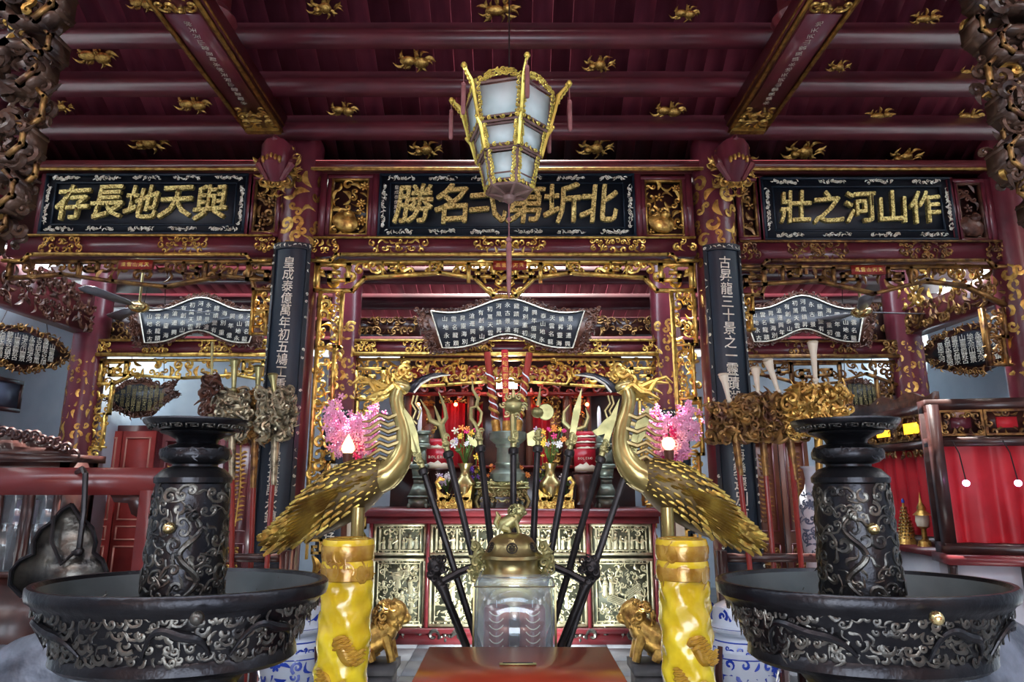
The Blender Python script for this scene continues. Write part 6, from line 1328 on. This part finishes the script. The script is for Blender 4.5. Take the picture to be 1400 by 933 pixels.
standard(1111, 470, 1118, 760, 1118, 562, 78, 62, 'tallest gold carved standard, above the right tower dish', 4.36, 'gilt', 9)
for x0, x1, lb in [(270, 392, 'dark rack holding the carved standards on the left'), (985, 1135, 'dark rack holding the carved standards on the right')]:
    a, b = P(x0, 760, 4.45), P(x1, 760, 4.45); t = thing('standard_rack', lb, 'rack', ((a[0] + b[0]) / 2, 4.45, 0), 'racks for the standards')
    for z in (.3, .85): MB().bb((a[0], 4.42, z), (b[0], 4.47, z + .05)).build('rail', 'dark_wood', t, smooth=0)
    MB().bb((a[0], 4.32, 0), (b[0], 4.58, .06)).build('base', 'dark_wood', t, smooth=0)
    for x in (a[0], b[0]): MB().bb((x - .03, 4.41, .06), (x + .03, 4.48, .92)).build('upright', 'dark_wood', t, smooth=0)
# ================================================================== right side: curtained shrines along the wall
XS = 3.5
def curtain_shrine(M, W, D, zb, zc, zp, label, lit, seed, crest=0, n=3):
    """M: frame at the far left foot, x along the front, y up, z towards the viewer; curtain zb..zc, panel row zc..zp"""
    o = (M @ np.array((W / 2, zb, -D / 2, 1)))[:3]; t = thing('curtained_shrine', label, 'shrine', o, 'curtained side shrines')
    def lb_(mb, x0, x1, y0, y1, z0, z1): mb.add(g_box(((x0 + x1) / 2, (y0 + y1) / 2, (z0 + z1) / 2), (x1 - x0, y1 - y0, z1 - z0)), M)
    f = MB(); lb_(f, 0, W, zb, zp, -D, -D + .03); lb_(f, 0, W, zp - .05, zp + .04, -D, 0); lb_(f, 0, W, zc - .03, zc + .03, -D + .03, .02); lb_(f, 0, W, zb - .05, zb + .02, -D, .04)
    for x in (0, W - .07): lb_(f, x, x + .07, zb, zp, -.05, .03)
    f.build('case', 'dark_wood', t, smooth=0)
    for i in range(n):
        u0 = .08 + (W - .16) * i / n; w_ = (W - .16) / n - .03; h_ = zp - zc - .1
        pn = MB().add(g_box((u0 + w_ / 2, zc + .05 + h_ / 2, -.02), (w_, h_, .03)), M).build('upper_panel', 'dark_wood', t, smooth=0)
        c = MB(); fill(c, M @ xf(u0, zc + .05, .005), w_, h_, .05, seed + i, mask=lambda x, y, w_=w_, h_=h_: abs(x - w_/2) > w_ * .25 or abs(y - h_/2) > h_ * .24); edgebox(c, M @ xf(u0 - .012, zc + .04), w_ + .024, h_ + .02, .016, .03); c.build('carving', 'gilt_dark', pn)
        MB().add(g_box((u0 + w_ / 2, zc + .05 + h_ / 2, 0), (w_ * .5, h_ * .46, .012)), M).build('centre_field', lit[i % len(lit)], pn, smooth=0)
    nn_ = int(W / .02); V = []; rg = random.Random(seed); ph = 0
    for i in range(nn_ + 1):
        ph += rg.uniform(.3, .95); x = .07 + (W - .14) * i / nn_; d = .03 * math.sin(ph)
        for v in np.linspace(0, 1, 5): V.append((x + .01 * math.sin(ph * .7) * v, zc - .03 - (zc - zb - .05) * v, -.07 + d * (.4 + .6 * v)))
    V = np.array(V); i, j = np.meshgrid(np.arange(nn_), np.arange(4), indexing='ij'); b_ = (i * 5 + j).ravel()
    MB().add((V, [np.stack((b_, b_ + 5, b_ + 6, b_ + 1), -1)]), M).build('curtain', 'curtain', t, smooth=60)
    if crest:
        c = MB(); fill(c, M @ xf(.07, zc - .10, .0), W - .14, .07, .055, seed + 9); fill(c, M @ xf(W - .13, zb + .02), .06, zc - zb - .1, .055, seed + 11, mirror=False); c.build('carving', 'gilt_dark', t)
        o = [(x, zp + .03 + crest * (.45 + .4 * math.sin(x * 7) ** 2 + .3 * math.sin(pi * x / W))) for x in np.linspace(0, W, 20)] + [(W, zp), (0, zp)]; MB().prism(o[::-1], .04, M @ xf(0, 0, -.06)).build('crest', 'carved_brown', t, smooth=0)
    return t
nd = V3(math.cos(.22), -math.sin(.22), 0); nA = P(1282, 680, 4.72); nA[2] = 0; MN = fr(nA, nd, (0, 0, 1)); zcb, zcc, zcp = P(1300, 748, 4.66)[2], P(1300, 604, 4.66)[2], P(1300, 553, 4.66)[2]
curtain_shrine(MN, 1.30, .16, zcb, zcc, zcp, 'nearest red curtained shrine at the right edge, with dim plum and red panels above', ['lacquer_plum', 'curtain', 'lacquer_plum', 'curtain'], 21, n=4)
zcb2 = PX(1225, 733, XS - .05)[2]; zcc2 = PX(1225, 612, XS)[2]; zcp2 = PX(1225, 566, XS)[2]
curtain_shrine(fr((XS, 7.0, 0), (0, -1, 0), (0, 0, 1)), 1.5, .2, zcb2, zcc2, zcp2, 'farther red curtained shrine with a glowing yellow panel and carved crest', ['lacquer_plum', 'panel_yellow', 'panel_yellow'], 24, .14)
def side_altar(M, W, D, zq, n, label):
    t = thing('side_altar', label, 'altar', (M @ np.array((W / 2, 0, -D / 2, 1)))[:3], 'pale side altars'); B = lambda x0, x1, y0, y1, z0, z1: MB().add(g_box(((x0 + x1) / 2, (y0 + y1) / 2, (z0 + z1) / 2), (x1 - x0, y1 - y0, z1 - z0)), M)
    B(-.03, W + .03, zq - .06, zq, -D, .14).build('altar_top', 'altar_red', t, smooth=0); B(0, W, 0, .12, -D, .1).build('plinth', 'stone_dark', t, smooth=0)
    for i in range(n): B(W * i / n + .01, W * (i + 1) / n - .01, .12, zq - .06, -D, .06).build('front_panel', 'plaster_white', t, smooth=0)
    for i in range(n + 1): MB().prism([(0, 0), (0, -.26), (.03, -.26), (.07, -.02), (.07, 0)], .035, M @ fr((W * i / n, zq - .06, .06), (0, 0, 1), (0, 1, 0))).build('bracket', 'dark_wood', t, smooth=0)
zq = zcb2 - .05
side_altar(MN, 1.30, .16, zcb - .05, 3, 'pale panelled altar under the nearest red curtained shrine')
side_altar(fr((XS, 7.0, 0), (0, -1, 0), (0, 0, 1)), 1.62, .2, zq, 2, 'pale panelled altar under the farther red curtained shrine')
for px, py, lb in [(1321, 661, 'left pink glowing bulb in front of the nearest red curtain'), (1392, 661, 'right pink glowing bulb at the edge of the nearest red curtain')]:
    c = P(px, py, 4.55 - .0016 * (px - 1321)); l = thing('pink_lamp', lb, 'lamp', (c[0], c[1], zq), 'pink bulbs'); MB().ball(c, .022, 10, 8).build('bulb', 'lamp_pink', l); MB().tube([c + V3(0, 0, .02), c + V3(.0, .03, .2), c + V3(0, .08, zcc - c[2])], .004, 5, up=(1, 0, 0)).build('lamp_cord', 'iron', l)
# golden offering cone, small lamp
c = PX(1240, 733, XS - .07); t = thing('offering_cone', 'golden beaded offering cone in front of the farther red curtain', 'offering', (c[0], c[1], zq)); m = MB(); z1 = PX(1238, 688, XS - .07)[2]; H = z1 - zq
for i in range(11):
    z = zq + .02 + H * .9 * i / 11; r = .075 * math.sin(min(1, .55 + i * .06) * pi * .5) * (1 - i / 11.5) + .006; n = max(5, int(r * 260))
    for j in range(n): m.ball((c[0] + r * math.cos(j * 6.283 / n + i * .3), c[1] + r * math.sin(j * 6.283 / n + i * .3), z), .013, 6, 4)
m.build('beads', 'brass_knob', t, stuff=True); MB().lathe([(.09, zq), (.08, zq + .02), (.03, zq + .02 + H * .5), (.008, z1)], 14, (c[0], c[1], 0)).build('cone_core', 'gilt', t); MB().lathe([(.012, z1), (.014, z1 + .02), (.001, z1 + .04)], 8, (c[0], c[1], 0)).build('blue_tip', 'cobalt', t)
c = PX(1264, 733, XS - .06); t = thing('pagoda_lamp', 'small gold pagoda lamp beside the golden offering cone', 'lamp', (c[0], c[1], zq))
MB().lathe([(.06, zq), (.05, zq + .04), (.02, zq + .06), (.02, zq + .14), (.05, zq + .16)], 12, (c[0], c[1], 0)).build('lamp_base', 'gilt', t); MB().lathe([(.045, zq + .16), (.055, zq + .2), (.05, zq + .25)], 12, (c[0], c[1], 0)).build('shade', 'cream', t); MB().lathe([(.07, zq + .25), (.03, zq + .29), (.035, zq + .31), (.012, zq + .36), (.001, zq + .44)], 12, (c[0], c[1], 0)).build('roof', 'gilt', t)
c = PX(1272, 733, XS - .12)
# tall porcelain vase
Y = 4.75; c = P(1119, 770, Y); t = thing('tall_vase', 'tall grey white porcelain vase with landscape painting, left of the right tower', 'vase', (c[0], Y, .45)); zz = lambda y: P(1119, y, Y)[2]; k = PXm(Y)
MB().lathe([(.12, .45), (.13, .48), (15 * k, zz(770)), (18 * k, zz(740)), (19 * k, zz(705)), (17 * k, zz(680)), (9 * k, zz(668)), (7 * k, zz(655)), (9 * k, zz(642)), (13 * k, zz(638)), (11 * k, zz(638)), (6 * k, zz(650))], 26, (c[0], Y, 0)).build('vase_body', 'plaster_white', t)
cyl_fill(MB(), (c[0], Y), lambda z: float(np.interp(z, [zz(770), zz(740), zz(705), zz(680), zz(668)], [15 * k, 18 * k, 19 * k, 17 * k, 10 * k])) + .001, zz(765), zz(672), .055, pi, 2 * pi, 4, kinds=('cloud', 'leaf', 'flower'), flat=.06, size=1.2).build('painted_pattern', 'cobalt_grey', t)
s = thing('vase_stand', 'dark square stand under the tall porcelain vase', 'stand', (c[0], Y, 0)); MB().bb((c[0] - .16, Y - .16, .40), (c[0] + .16, Y + .16, .45)).build('stand_top', 'dark_wood', s, smooth=0)
for ax in (-1, 1):
    for ay in (-1, 1): MB().bb((c[0] + ax * .13 - .02, Y + ay * .13 - .02, 0), (c[0] + ax * .13 + .02, Y + ay * .13 + .02, .40)).build('leg', 'dark_wood', s, smooth=0)
# ================================================================== rocks behind the basins
def rock(px, py, sx, sz, label, seed, Y=2.62):
    c = P(px, py, Y); V, fs = g_ball((0, 0, 0), 1.0, 48, 34); rg = random.Random(seed); W_ = [(V3(*[rg.uniform(-5, 5) for _ in range(3)]), rg.uniform(0, 6), rg.uniform(.03, .09)) for _ in range(14)]
    d = 1 + sum(a * np.sin(V @ w_ + p) for w_, p, a in W_); V = V * d[:, None] * np.array((sx, .22, sz)); V[:, 2] = np.maximum(V[:, 2], -(c[2]) + .0) ; o = MB().add((V + c, fs)).build('ornamental_rock', 'rock', smooth=70); o.data.transform(Matrix.Translation((-c[0], -c[1], 0))); o.location = (c[0], c[1], 0)
    tag(o, label, 'rock', 'ornamental rocks')
rock(70, 975, .46, .26, 'mottled grey ornamental rock in the lower left corner, below the left basin', 3)
rock(1385, 975, .42, .26, 'mottled grey ornamental rock in the lower right corner, below the right basin', 8)
